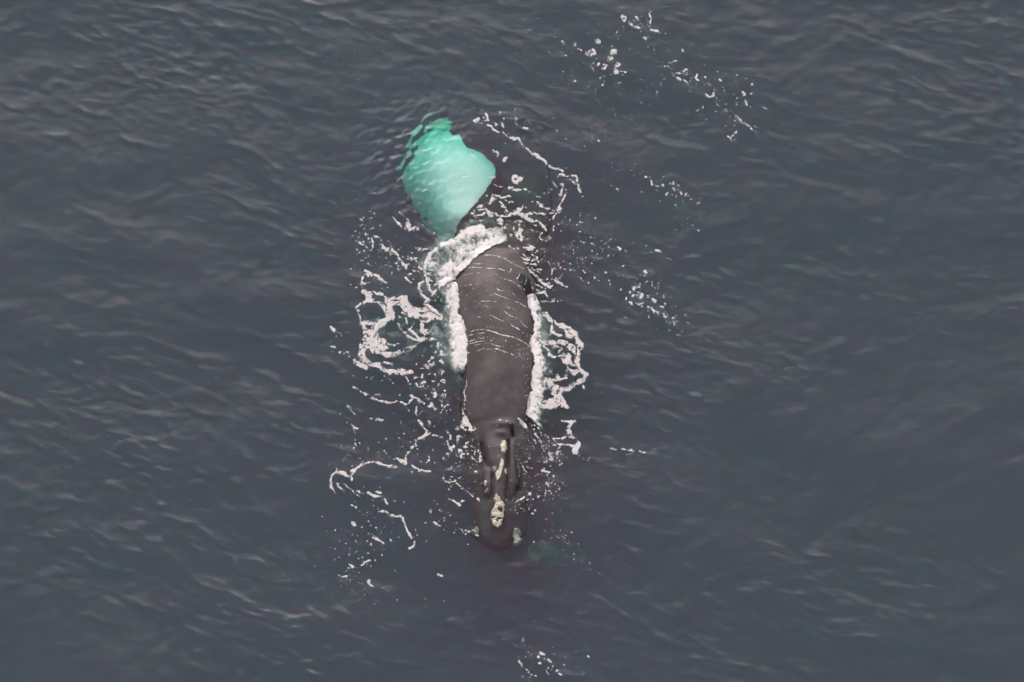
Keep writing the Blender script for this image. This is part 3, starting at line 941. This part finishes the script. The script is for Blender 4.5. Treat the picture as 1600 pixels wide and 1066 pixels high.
streak('broken foam streaks under the left foam loops', '''
552,605,1.2 563,612,1.6 575,617,2.2 588,624,2.6
587,617,1 592,617,1.3 596,619,1
591,627,1.2 603,629,1.8 617,628,1.8
626,629,1 633,632,1.6 640,627,2 644,624,2 643,619,2.2 651,622,1.6 657,627,1.6 663,631,1.6
542,634,1.8 548,640,1.6 554,650,1.8
516,512,1.6 522,517,2.2
529,520,1 534,524,1
514,538,2 519,542,2 524,543,1.6
531,551,1.8
538,553,0.9
546,559,1.2
634,590,1.8 638,597,1.2 641,602,1
650,600,2 653,604,1.8
660,597,2 664,597,1.2
649,590,1.6 652,590,1
651,634,1 651,642,1.2 651,650,1
549,662,1.8 553,667,2.4 558,671,1.3
579,654,1.4 588,655,2 597,657,1.8
''', (), (), 1.0, 43, 0.05)

streak('long hooked foam line left of the whale\'s head', '''
526,773,0.8 518,762,1.8 516,752,2.2 519,743,2 527,738,2.2 536,739,4 540,744,2.6 546,746,1
527,734,1.6 528,738,2
549,750,1.8 549,743,2.2 552,738,3.6 558,731,3.2 567,726,2 578,721,1.7 590,723,1.8 599,727,1.4 609,729,1.7 621,730,1.4
633,724,2 634,710,1.6 639,705,2
639,705,1 644,698,1.8 650,690,1.4 655,686,1.8 661,683,2.2 669,678,3 665,671,1.2 662,667,1.2
671,666,1.2 671,659,1.2
653,657,1.8 660,663,1.8
677,680,1.1 685,682,1 692,684,1
642,725,1.2 648,730,1.4 656,736,1.5 664,736,1 671,737,1.3
646,697,1.2 650,698,1.2
''', (), [[(617, 717), (629, 713), (634, 722), (626, 726)]], 1.0, 45, 0.04)

streak('thin broken foam lines in the water off the left of the snout', '''
693,749,1 697,753,1.3 701,755,1.4 706,754,1.2 711,753,1.1
714,756,0.8 722,762,0.9 730,769,1 738,775,0.8
668,723,1.2 671,719,0.8 671,714,0.8
555,766,1.2 562,769,1.3 569,772,1
575,770,1.8 581,774,2.6 587,777,2.2 592,776,1 597,775,1
588,769,1.6 595,770,1.6
600,777,1.2 602,781,1 606,788,1
537,755,0.7 545,763,0.6 552,769,0.7 563,777,0.7
528,760,0.9 536,764,1
523,756,1 527,756,1.4
550,790,1.2 552,791,1.2
557,791,1.8
598,799,2.2 604,800,1.6 610,805,2 617,807,1.2 624,806,1.8 628,810,1.6 631,818,1.2 633,823,2 636,830,1.3 641,838,1.8 643,841,1
647,847,1 646,854,1.4
639,857,2 643,856,1.6
583,835,1.4 584,840,1.8 590,844,2.4 594,847,1.2 600,849,1.4
610,843,1.8 613,845,1.2
551,816,2.2 554,821,2.2
523,828,1.6
580,851,1.7
577,876,1.4 571,879,1.3 565,882,1.7
546,881,1.2 551,885,1.5
576,908,1.8 577,912,1.6 580,915,2
528,897,0.7 534,901,0.8 541,902,1.4
684,897,0.9 689,900,1.1 693,903,1
672,798,1.8 673,800,1.5
675,815,1.4 680,819,1.6 687,822,1.4
693,815,1.6
685,789,1.7 688,789,1
703,780,1.4 709,784,1.4 718,790,1.4
650,828,1.6
711,783,0.9
''', (), (), 0.9, 47, 0.0)

streak('foam in front of the whale\'s left cheek', '''
723,640,1 726,652,2 732,660,3.5 741,671,2.5
720,667,2 727,673,2.4
729,595,0.7 728,606,0.8 726,613,0.8 727,622,0.7 725,632,0.8 726,642,1.2
747,703,1 749,713,2.6 752,721,2 745,724,1
743,676,1 746,686,0.9 748,697,0.8
736,712,1.2 737,716,1.2
''', (), [[(725, 650), (733, 652), (745, 672), (736, 675), (726, 672), (722, 664)]], 1.5, 49, 0.06)
lace_region('scattered froth left of the whale\'s head', [(690, 650), (728, 655), (745, 680), (750, 722), (738, 760), (712, 768), (690, 730), (694, 690)], 0.22, 51, scale=5.5)
lace_region('fine froth between the left foam loops and the wash', [(655, 425), (690, 430), (700, 480), (698, 545), (702, 590), (715, 640), (700, 660), (668, 640), (640, 600), (662, 560), (672, 520), (680, 490), (660, 450)], 0.22, 53, scale=5.0)
lace_region('fine froth spread over the water left of the turquoise patch and the loops', [(550, 335), (600, 350), (640, 385), (672, 400), (670, 440), (630, 440), (590, 450), (560, 450), (548, 400)], 0.34, 55, scale=4.2)
lace_region('froth torn into strings right of the whale\'s head', [(826, 652), (846, 655), (862, 680), (882, 712), (876, 728), (856, 722), (838, 700), (826, 676)], 0.12, 57, scale=4.2, stretch=(1.8, 0.8, 55))
lace_region('thin froth over the whale\'s right jaw', [(806, 690), (822, 690), (845, 730), (880, 745), (884, 770), (850, 792), (815, 790), (800, 800), (806, 775), (818, 760)], 0.36, 59, scale=4.2)
lace_region('froth on the water over the tail right of the turquoise patch', [(720, 340), (760, 300), (790, 300), (830, 320), (846, 370), (842, 410), (812, 400), (800, 372), (770, 350), (735, 352)], 0.14, 61, scale=5.5, stretch=(1.6, 0.9, 25))
lace_region('froth on the water above the whale\'s right side', [(806, 392), (850, 395), (882, 430), (880, 455), (852, 462), (838, 450), (826, 420)], 0.22, 63, scale=4.2, stretch=(1.5, 0.9, 25))

streak('foam strings right of the whale\'s shoulder', '''
811,402,1.4 821,405,2.2 829,408,2.4 834,406,2 839,405,1.6 841,411,0.9
820,411,1.6 828,412,1.6 836,414,1.8
827,421,1.2 833,427,2 839,432,2 845,440,2.4 853,445,3.8 858,449,2.4 862,447,1.8
862,436,2 868,438,3.4 873,442,3.4 880,446,1.2 887,448,1
832,450,1.4 837,452,1.8 841,455,1.2
836,441,1.2 842,447,1.3 848,450,1.3
842,459,1.6 851,457,1.8 856,462,1.4
845,471,0.9 853,472,0.9 866,471,1
856,408,0.6 860,415,0.7 863,423,0.8 863,430,0.7
890,412,1.4 894,413,1.4
900,415,0.8 907,420,1 914,427,1.4
873,412,1.4 876,418,1.4
908,433,1.3 910,438,1
''', (), (), 1.0, 65, 0.04)
streak('ragged foam ring above the whale\'s tail', '''
764,331,1.4 776,334,1.4 793,339,1.6 800,335,3 806,333,4 817,336,3.4 830,345,2.8 841,345,1.8 850,352,2.2 851,363,2.6 846,366,1 843,369,0.9 845,375,0.9 852,377,0.8 862,374,1 858,370,0.8 854,367,1
868,349,0.8 866,356,0.8 862,363,0.9
817,334,1.4 835,333,1.6 850,335,1.4 872,334,1.8
874,330,1.6 868,336,1.4 863,342,1.4
803,355,1.6 806,364,1.8 811,375,1.2
742,338,2 750,336,1.8 758,333,2
806,346,1.2 812,351,1.6
796,385,1.2 806,390,1.2
839,318,2 845,321,1.8 851,324,1.8 858,326,1.6 866,330,1.6
811,327,3.4 815,324,1.2 818,320,1
791,326,1.4 794,331,1
763,320,1.2 767,315,2.4 770,311,3.4
766,285,0.7 770,287,0.8 775,290,0.9 785,294,0.7
766,302,0.8 775,306,0.8 785,308,1.4 797,306,1
796,294,1.8 805,297,2.4 815,297,1.2
820,296,1.6 827,300,2.2
833,304,0.8 845,310,0.7
''', [(808, 279, 9, 6), (789, 249, 4.6, 4.4), (806, 284, 5, 5)], (), 1.3, 67, 0.06)
streak('long thin foam line running down to the right from the top of the turquoise patch', '''
743,189,3.4 746,186,3.2
748,192,1.2 754,192,1.8
757,177,1.6 760,181,1.4 762,188,2
755,184,1.3
763,197,2.2 768,199,2.2 772,203,1.8 778,207,1.4
775,194,1.8 778,196,1.5
781,176,1.2 783,178,1
787,185,1.8
785,194,1.4 787,198,1
774,170,0.9
785,204,1.4 791,211,1.1 797,216,1.4 803,218,2.2 811,219,1.7 815,224,1 818,228,1.4 824,234,1.7 829,238,1.2 833,241,2.6 840,244,2.6 844,248,2.6 851,254,2.2 856,258,1.2 860,261,2 866,263,1 874,265,1 879,268,1.4
875,273,2.4 880,274,1.6
869,276,1.6 871,278,1
887,276,1.6 893,275,2 899,275,2.2 901,280,1.4 902,287,2.2 905,297,1.8 911,306,1
874,284,1.4 876,287,1.6 880,289,1.2
887,281,1.2 894,283,1.6 900,288,1.6
880,292,1 877,300,1.4 877,304,1.5
884,305,1.6 880,312,1.8 876,318,2.2 874,324,2.4 872,331,2.2
864,283,0.8 870,292,0.7
770,236,1.2 776,237,1.1 779,240,1.1 776,245,1.2
819,199,1.4 824,200,1.2
840,199,1.2 842,198,1
807,185,1.4 808,185,1
870,203,1.2
883,217,1.1
935,220,1.2
''', (), (), 0.9, 69, 0.03)

streak('foam flecks floating over the turquoise belly', '''
734,243,1.2 740,246,1
744,254,1.6 750,257,1
766,276,1.6 774,278,1.2
722,277,0.7 730,276,0.8
673,240,0.9
694,237,1
689,255,0.9
704,221,0.8
''', (), (), 0.9, 71, 0.0)

# -- detached patches in the open water
streak('patch of broken foam rings at the top', '''
916,82,1.4 921,79,1.8 928,80,2.6 929,84,2.4 922,86,2 917,84,1.6
899,71,1.3 898,66,0.9
902,75,0.8 907,78,0.9
878,65,1 880,68,0.8
956,71,1.8 958,70,1.4
944,101,1 946,104,1.2 950,100,1
965,113,1 973,113,0.8 979,113,0.9
936,121,1.4 940,120,1.3 945,119,1
941,133,1.8 943,136,1.4
965,129,1.5 969,128,1
892,126,0.9 900,128,1.4
929,134,1.1
''', [(937, 66, 5, 3), (959, 82, 5.4, 4.6), (955, 92, 5, 4), (965, 102, 3.8, 4.6), (962, 112, 5, 4), (944, 107, 3.6, 3.2), (935, 101, 2.2, 2.4), (926, 107, 1.6, 2.4), (913, 86, 1.3, 1.3)], (), 1.7, 73, 0.05)
streak('speckled foam patch at the very top', '''
972,28,2.4 976,25,2 979,29,2.2 975,33,2
983,37,2.4 986,39,1.8
992,27,1.6 995,30,1.6
1015,21,1.6 1017,29,1.8 1016,34,1.4 1015,39,1.2
1005,59,1.8 1010,61,1.8
1015,47,1.2 1021,48,1.8 1028,50,1.6
965,50,0.9 963,54,0.8
1001,50,1.2
991,42,1.2 997,45,1.2
1012,57,1.1
''', (), (), 1.5, 75, 0.04)
streak('foam edge along a breaking ripple at the upper right', '''
1045,104,1 1049,111,1.2 1053,116,0.8 1057,120,1.2 1064,124,1.2 1075,130,0.7
1046,99,0.8 1054,97,0.7 1062,94,1
1066,79,1.6 1068,81,1.4
1057,115,1.4 1064,113,1.2 1075,110,1.3
1060,116,1 1069,115,0.9
1088,110,1.2
1090,117,1.4 1087,123,1.6 1091,126,1.8
1124,124,1.8 1127,126,1.2
1118,123,1
1102,147,1 1105,150,1.3 1109,151,1.5 1114,149,1.4 1115,146,0.9
1098,165,1.4 1097,170,1
1090,174,1.4
1083,175,0.9
1129,173,1.4 1133,171,2.2 1136,173,1.4
1142,173,1.2 1145,177,1.4 1152,184,1.8 1157,188,1.6 1162,193,1.4 1168,197,1.4 1172,201,1.7 1176,204,1
1162,146,1.8 1164,149,2
1147,148,1.5
1173,148,1.6
1165,156,1.2 1166,164,1.2
1187,167,1.3 1193,168,1.5 1199,171,1.4
1138,213,1.2 1141,217,1.8 1147,211,1.6 1151,207,1.3
1147,219,1.2
1176,132,1.3
1102,121,1.2
1094,124,1
1180,199,1.1
1026,143,1 1027,146,0.9
1020,133,1.2
''', (), (), 0.9, 77, 0.02)
streak('line of foam dots right of the whale\'s tail', '''
1009,277,1.9
1018,287,1.9 1017,283,1
1024,290,0.9
1028,291,0.9
1036,289,1
1041,303,1.6 1045,301,1.2
1052,285,1.4 1052,288,1.2
1047,287,1
1052,296,1.5
1054,299,1
1060,291,1.3
1062,300,1.5 1065,304,1.4
1070,307,1.4 1072,304,1
1076,308,1.2
1080,311,1.8
1091,318,1.2 1092,315,0.7
1091,361,1.5
1081,351,1.2 1083,354,0.8
1056,321,1
1066,323,1
964,267,1.3
957,263,1
946,286,1
955,291,0.9
965,296,1 966,298,1
948,375,1.4 952,378,1.2
954,374,1.2
969,389,1.4 967,386,0.9
1024,391,1.4 1031,392,1 1034,396,1
1007,389,0.8 1011,394,0.7
1016,395,1.1
934,345,0.8
930,340,1.2
906,347,1.6
''', (), (), 0.8, 79, 0.0)
streak('speckled foam patch in the open water right of the whale\'s back', '''
1008,425,2.2 1010,427,1.8
987,449,1.8
992,450,2.2 990,454,1.8
984,457,1.8
989,461,1.8 987,464,1.2
1001,459,2.4 1004,462,3 1001,465,2
997,456,1.4
985,472,2 989,475,2
986,468,1.4
979,462,1.4 978,468,1
998,475,1.4 1004,474,1.2
1003,479,1.5
1010,460,1.2 1013,463,1.3
1019,468,1.8 1023,472,2
1027,475,1.1
1032,479,1.8 1036,481,1.8
1011,477,1.4 1013,481,1.1
1018,483,1.2 1022,487,2
1026,487,1.5 1030,488,1.3
1023,490,1.3
1030,491,1.4
1037,491,1.4 1039,495,1.4
1038,487,1.2
1042,490,1.2
1050,498,2 1053,497,1.4
1074,505,1.6 1076,506,1.2
1042,503,1.2
1047,505,0.9
1053,504,1 1054,509,0.9
1065,518,1.1
1038,474,1 1039,477,0.9
1033,462,1.1
970,452,1.4
946,428,1.3
928,435,1.3
935,437,1 937,439,0.8
954,444,1.3
914,427,1
973,415,1.3
1044,515,1
1059,524,0.9
1014,496,1
997,449,1
1001,443,1.1
1007,432,1
1011,440,1.2
996,445,1
1000,448,0.8
''', (), (), 0.7, 81, 0.0)
streak('small foam patch at the bottom edge', '''
845,1022,2 848,1024,2.2
841,1029,1.4 842,1027,1.4
843,1036,1.5 846,1037,1.2
856,1032,1.2 858,1035,1
860,1035,1.4
863,1042,1.4
856,1044,1.2
874,1053,1.5 877,1054,1.8
869,1048,0.9 871,1048,1
853,1046,0.6 857,1053,0.6
812,1032,0.9 814,1038,0.8 816,1041,1
822,1046,1 825,1048,0.8
826,1050,0.8
831,1054,1
838,1056,0.9
829,1059,1.1
820,1027,1.1
830,1023,1.1
823,1018,0.9
817,1000,1
834,1034,1.1
882,1039,1.2
846,1046,1
759,1005,0.9
751,1001,0.7
919,1026,1.1 922,1027,0.9
901,1019,0.9
''', (), (), 0.7, 83, 0.0)
streak('flecks of foam right of the snout', '''
828,772,2 830,774,1.8
842,777,1.8
839,771,1
834,772,1
746,779,1.8 748,781,1.4
720,783,1.4 724,783,1.2
717,790,1.4
709,784,1.2
807,785,1.2 812,781,1.4 818,778,1.2
823,779,1
847,736,1.6 853,737,2.4 857,739,1.6
850,732,1.2
865,744,1.9
873,765,1.5
859,767,1.5
832,804,1.5
836,798,1.2
827,797,0.9
808,802,1.4
717,826,1.2 722,829,1.1
728,829,1.8 732,831,1.8
728,835,1.5
744,836,1.4 747,838,1.2
893,832,1.5
862,815,1.1 864,818,1.1
834,847,0.9
847,845,0.8
871,840,1
805,697,0.7 807,708,0.7 806,718,0.8 811,720,0.8
813,722,0.8 819,735,0.9 822,738,0.9
905,875,1.1
921,880,1
910,877,0.9
955,701,1.6 962,702,1.2
972,700,1 978,704,1 990,705,1.3
1000,706,0.9 1012,708,1
968,707,0.9
985,711,0.9
''', (), (), 0.8, 85, 0.0)

# -- uncountable tiny flecks
def fleck_field(label, regions, seed, name='foam_fleck'):
    r = np.random.default_rng(seed)
    V, F, A = [], [], []
    for (cx, cy, sx, sy, ang, n, smax) in regions:
        a = math.radians(ang)
        for _ in range(int(n * 0.7)):
            u, v = r.normal(0, 1, 2)
            u, v = u * sx, v * sy
            x, y = cx + u * math.cos(a) - v * math.sin(a), cy + u * math.sin(a) + v * math.cos(a)
            s = min(0.6 + r.exponential(0.36), smax * 1.15)
            k = 7; rot = r.uniform(0, 6.28); el = r.uniform(0.6, 1.0)
            b = len(V)
            V.append((x, y, 1.0)); A.append(r.uniform(0.15, 1.0))
            for j in range(k):
                t = 2 * math.pi * j / k
                q = s * r.uniform(0.75, 1.25)
                ex, ey = q * math.cos(t), q * el * math.sin(t)
                V.append((x + ex * math.cos(rot) - ey * math.sin(rot), y + ex * math.sin(rot) + ey * math.cos(rot), 0.0)); A.append(0.2)
            for j in range(k):
                F.append((b, b + 1 + (j + 1) % k, b + 1 + j))
    V = np.array(V)
    X, Y = W(V[:, 0], V[:, 1])
    z = water_or_whale(V[:, 0], V[:, 1]) + 0.004 + 0.018 * V[:, 2]
    o = mesh_obj(name, np.stack([X, Y, z], -1), np.array(F), M_foam, attrs={'froth': np.array(A) + 0.2})
    return tag(o, label, 'foam', 'stuff')

fleck_field('white flecks dotted over the water left of the whale', [
    (572, 350, 12, 22, 0, 70, 1.4), (590, 410, 25, 25, 30, 70, 1.4), (640, 410, 18, 18, 0, 60, 1.5), (570, 445, 14, 8, 0, 30, 1.3), (540, 545, 18, 10, 35, 25, 1.3),
    (600, 590, 30, 6, 5, 30, 1.2), (655, 600, 22, 22, 0, 90, 1.5), (690, 630, 20, 20, 0, 50, 1.2), (600, 690, 40, 22, 10, 60, 1.6), (545, 695, 25, 18, 10, 30, 1.6), (545, 720, 16, 8, 0, 16, 1.5),
    (650, 680, 25, 22, 0, 60, 1.3), (715, 715, 16, 25, 0, 80, 1.3), (715, 745, 15, 15, 0, 60, 1.2), (590, 790, 30, 14, 30, 50, 1.3), (600, 835, 40, 22, 10, 110, 1.5), (555, 880, 22, 25, 0, 75, 1.5),
    (690, 805, 20, 14, 0, 40, 1.4), (715, 830, 18, 8, 20, 20, 1.2), (580, 920, 22, 16, 0, 25, 1.1), (500, 940, 18, 4, -20, 12, 1.0), (700, 940, 20, 15, 0, 6, 1.0), (830, 940, 60, 25, 0, 10, 1.0)], 101)
fleck_field('white flecks dotted over the water right of the whale', [
    (870, 300, 18, 20, 0, 50, 1.2), (890, 345, 22, 20, 0, 70, 1.3), (905, 395, 22, 22, 30, 50, 1.3), (930, 385, 24, 14, 20, 50, 1.2), (890, 425, 25, 8, 30, 40, 1.2), (840, 400, 14, 20, 0, 50, 1.2),
    (860, 465, 12, 8, 0, 25, 1.1), (850, 690, 10, 20, -35, 70, 1.3), (862, 715, 10, 10, 0, 40, 1.2), (840, 755, 16, 22, 0, 80, 1.2), (870, 765, 10, 12, 0, 40, 1.3), (820, 790, 16, 8, 0, 50, 1.2), (905, 715, 12, 6, 0, 22, 1.2),
    (985, 705, 20, 8, 10, 25, 1.0), (1010, 650, 40, 14, 10, 25, 0.9), (870, 835, 16, 14, 30, 35, 1.0), (890, 855, 8, 14, -30, 20, 1.0), (915, 885, 14, 10, 20, 22, 1.0), (890, 925, 8, 40, 0, 14, 0.9), (845, 700, 26, 30, 0, 60, 0.9)], 103)
fleck_field('white flecks dotted over the open water at the upper right', [
    (1000, 40, 18, 14, 20, 80, 1.2), (935, 95, 25, 25, 20, 90, 1.3), (835, 45, 18, 22, 20, 40, 1.2), (1075, 112, 26, 14, 25, 70, 1.2), (1140, 165, 36, 22, 30, 110, 1.2), (1035, 140, 28, 18, 0, 30, 1.1), (880, 100, 25, 30, 0, 25, 0.9),
    (1050, 298, 20, 9, 28, 60, 1.1), (1000, 270, 30, 8, 20, 20, 1.0), (1015, 465, 28, 14, 38, 150, 1.2), (1055, 510, 26, 10, 25, 45, 1.0), (1080, 355, 25, 14, 10, 16, 1.0), (960, 385, 18, 8, 20, 22, 1.0), (1025, 395, 16, 5, 20, 16, 0.9),
    (860, 185, 50, 14, 20, 22, 1.1), (800, 190, 22, 14, 30, 40, 1.2), (920, 215, 26, 8, -20, 35, 0.9), (980, 165, 20, 12, 0, 12, 1.0), (700, 140, 60, 20, 10, 22, 0.8), (740, 170, 25, 12, 20, 25, 0.9)], 105)
fleck_field('tiny white flecks far apart on the open water', [
    (200, 690, 110, 26, 8, 70, 0.8), (90, 480, 160, 120, 0, 28, 0.7), (530, 100, 60, 16, 5, 28, 0.9), (480, 95, 18, 8, 0, 10, 0.9), (300, 330, 160, 120, 0, 24, 0.7), (1230, 580, 18, 10, 0, 26, 0.8), (1250, 830, 40, 14, 10, 30, 0.8), (1060, 600, 60, 30, 20, 26, 0.8),
    (1350, 700, 160, 180, 0, 60, 0.7), (1300, 300, 160, 140, 0, 30, 0.6), (1450, 950, 100, 80, 0, 26, 0.7), (350, 880, 150, 90, 0, 34, 0.8), (450, 230, 70, 70, 0, 20, 0.8), (840, 1030, 26, 16, 20, 60, 1.0), (1000, 980, 200, 50, 0, 26, 0.7), (680, 60, 150, 30, 0, 26, 0.8)], 107)

# -- thin foam lines draining across the bare back
BACKLINES = strokes('''
757,398,0.7 775,400,0.8 787,404,0.8 799,411,0.9 810,416,1 821,421,0.9
733,417,0.8 747,419,0.8 760,421,1 779,422,0.8 790,425,0.8 797,428,0.9
716,431,0.5 729,429,0.6 742,428,0.8 750,429,0.5
762,430,0.7 772,431,0.6 790,439,0.7 800,442,0.8 805,445,0.5
806,446,0.7 813,449,0.8 820,454,0.7
718,448,0.8 730,447,0.7 749,446,0.7 757,449,0.8 766,454,0.8
772,463,0.9 782,467,1 793,471,1 811,475,0.8 823,480,0.9
776,452,0.9 778,457,0.8 788,457.5,0.8 796,458,0.7 803,463,0.8 811,469,0.8
737,474,0.5 752,475,0.8 766,475,0.9 778,476,0.6
719,484,0.8 732,483,0.8 743,483,0.9
752,483,0.6 766,484,0.7
791,483,1.1 797,485,0.9 809,488,1
730,497,0.4 742,498,0.8 750,499,0.9
760,497,0.5 770,498,0.7 776,502,0.9 781,504,1.1 786,506,1
788,491,0.8 797,497,0.9 808,500,0.8 814,505,0.8 820,510,0.7 830,515,0.9
796,509,0.9 805,515,1.2 812,518,1.4
816,522,0.7 832,523,0.7
730,521,0.7 740,518,0.6 751,518,0.8 760,520,0.9 766,522,1.2 773,524,1.3 779,527,1.5 786,529,1.2 791,529,1 805,532,0.9 815,535,1.2 824,539,1.1 830,545,1
762,516,0.6 775,516,0.6 788,519,0.7
730,525,0.9 738,524,0.9
747,524,0.6 757,524,0.7
733,534,0.7 741,533,0.8
746,532,0.9 756,532,0.8
730,537,0.7 744,537,0.9 758,537,1 769,537,0.9
734,541,0.5 750,541,0.7 767,542,0.7 776,545,0.9 782,547,0.8
728,551,0.9 733,551,0.7
746,550,0.8 758,549,0.5 772,550,0.8 776,550,1.3 785,554,0.8 794,556,0.9
799,558,1.2 802,559,0.8
790,537,1.2 792,539,0.9
802,540,1.1
734,466,0.6 741,463,0.6
724,462,1 730,463,0.9
748,461,0.9
766,466,0.9 770,465,1
721,457,0.7 726,458,0.5
740,412,0.5 755,413,0.6
797,434,0.7 798,437,0.9
''')
SCRATCH = strokes('''
800,418,0.6 798,424,0.7 797,428,0.8
814,425,0.7 811,431,0.8 808,437,0.9
823,433,0.7 822,440,0.6 818,450,0.7
830,439,0.6 831,445,0.7 832,450,0.7
827,530,0.5 828,538,0.7 833,545,0.6
''')
def on_whale(px, py):
    X, Y = W(px, py, 0.15)
    return np.maximum(whale_top(px, py), sea_z(X, Y))
def veil_b(px, py, m, n, n2):
    return np.clip(0.18 + 0.6 * n + 0.4 * n2 + 0.5 * sstep(0, 1.0, m), 0, 1.1)
def back_mask(st, seed):
    def f(x, y):
        wy = y + 0.9 * fbm(x, y, 9.0, seed + 50, 3)
        d = np.full(x.shape, -3.0)
        for s in st:
            ys = [p[1] for p in s]
            sel = (y > min(ys) - 5) & (y < max(ys) + 5)
            dd = d[sel]
            for i in range(len(s) - 1):
                dd = np.maximum(dd, -seg_dist(x[sel], wy[sel], s[i], s[i + 1]))
            d[sel] = dd
        return d + 0.7 * fbm(x, y, 4.0, seed, 4) - 0.12
    return f
# thin lines are placed at the height of the back, so they are measured there
def foam_on_back(label, st, seed, name='foam_line'):
    P, F, _ = raster(back_mask(st, seed), foam_box(st), 0.4)
    px, py, m = P[:, 0], P[:, 1], P[:, 2]
    X, Y = W(px, py, 0.15)
    n = fbm(px, py, 4.0, 700 + seed, 4); n2 = fbm(px, py, 20.0, 720 + seed, 3)
    z = on_whale(px, py) + 0.004 + 0.010 * sstep(0, 0.8, m)
    o = mesh_obj(name, np.stack([X, Y, z], -1), F, M_film, attrs={'froth': veil_b(px, py, m, n, n2)})
    return tag(o, label, 'foam', 'stuff')
foam_on_back('thin white foam lines running across the whale\'s bare back', BACKLINES, 91)
foam_on_back('short upright foam strings at the edge of the dark hollow by the whale\'s right side', SCRATCH, 93)

fleck_field('foam specks stuck to the right edge of the bare back', [
    (824, 590, 5, 26, 0, 90, 0.7), (818, 560, 9, 8, 30, 40, 0.7), (770, 545, 26, 8, 10, 50, 0.7), (748, 530, 12, 10, 0, 30, 0.7), (790, 470, 26, 40, 0, 50, 0.6), (760, 460, 24, 16, 0, 30, 0.7)], 109)
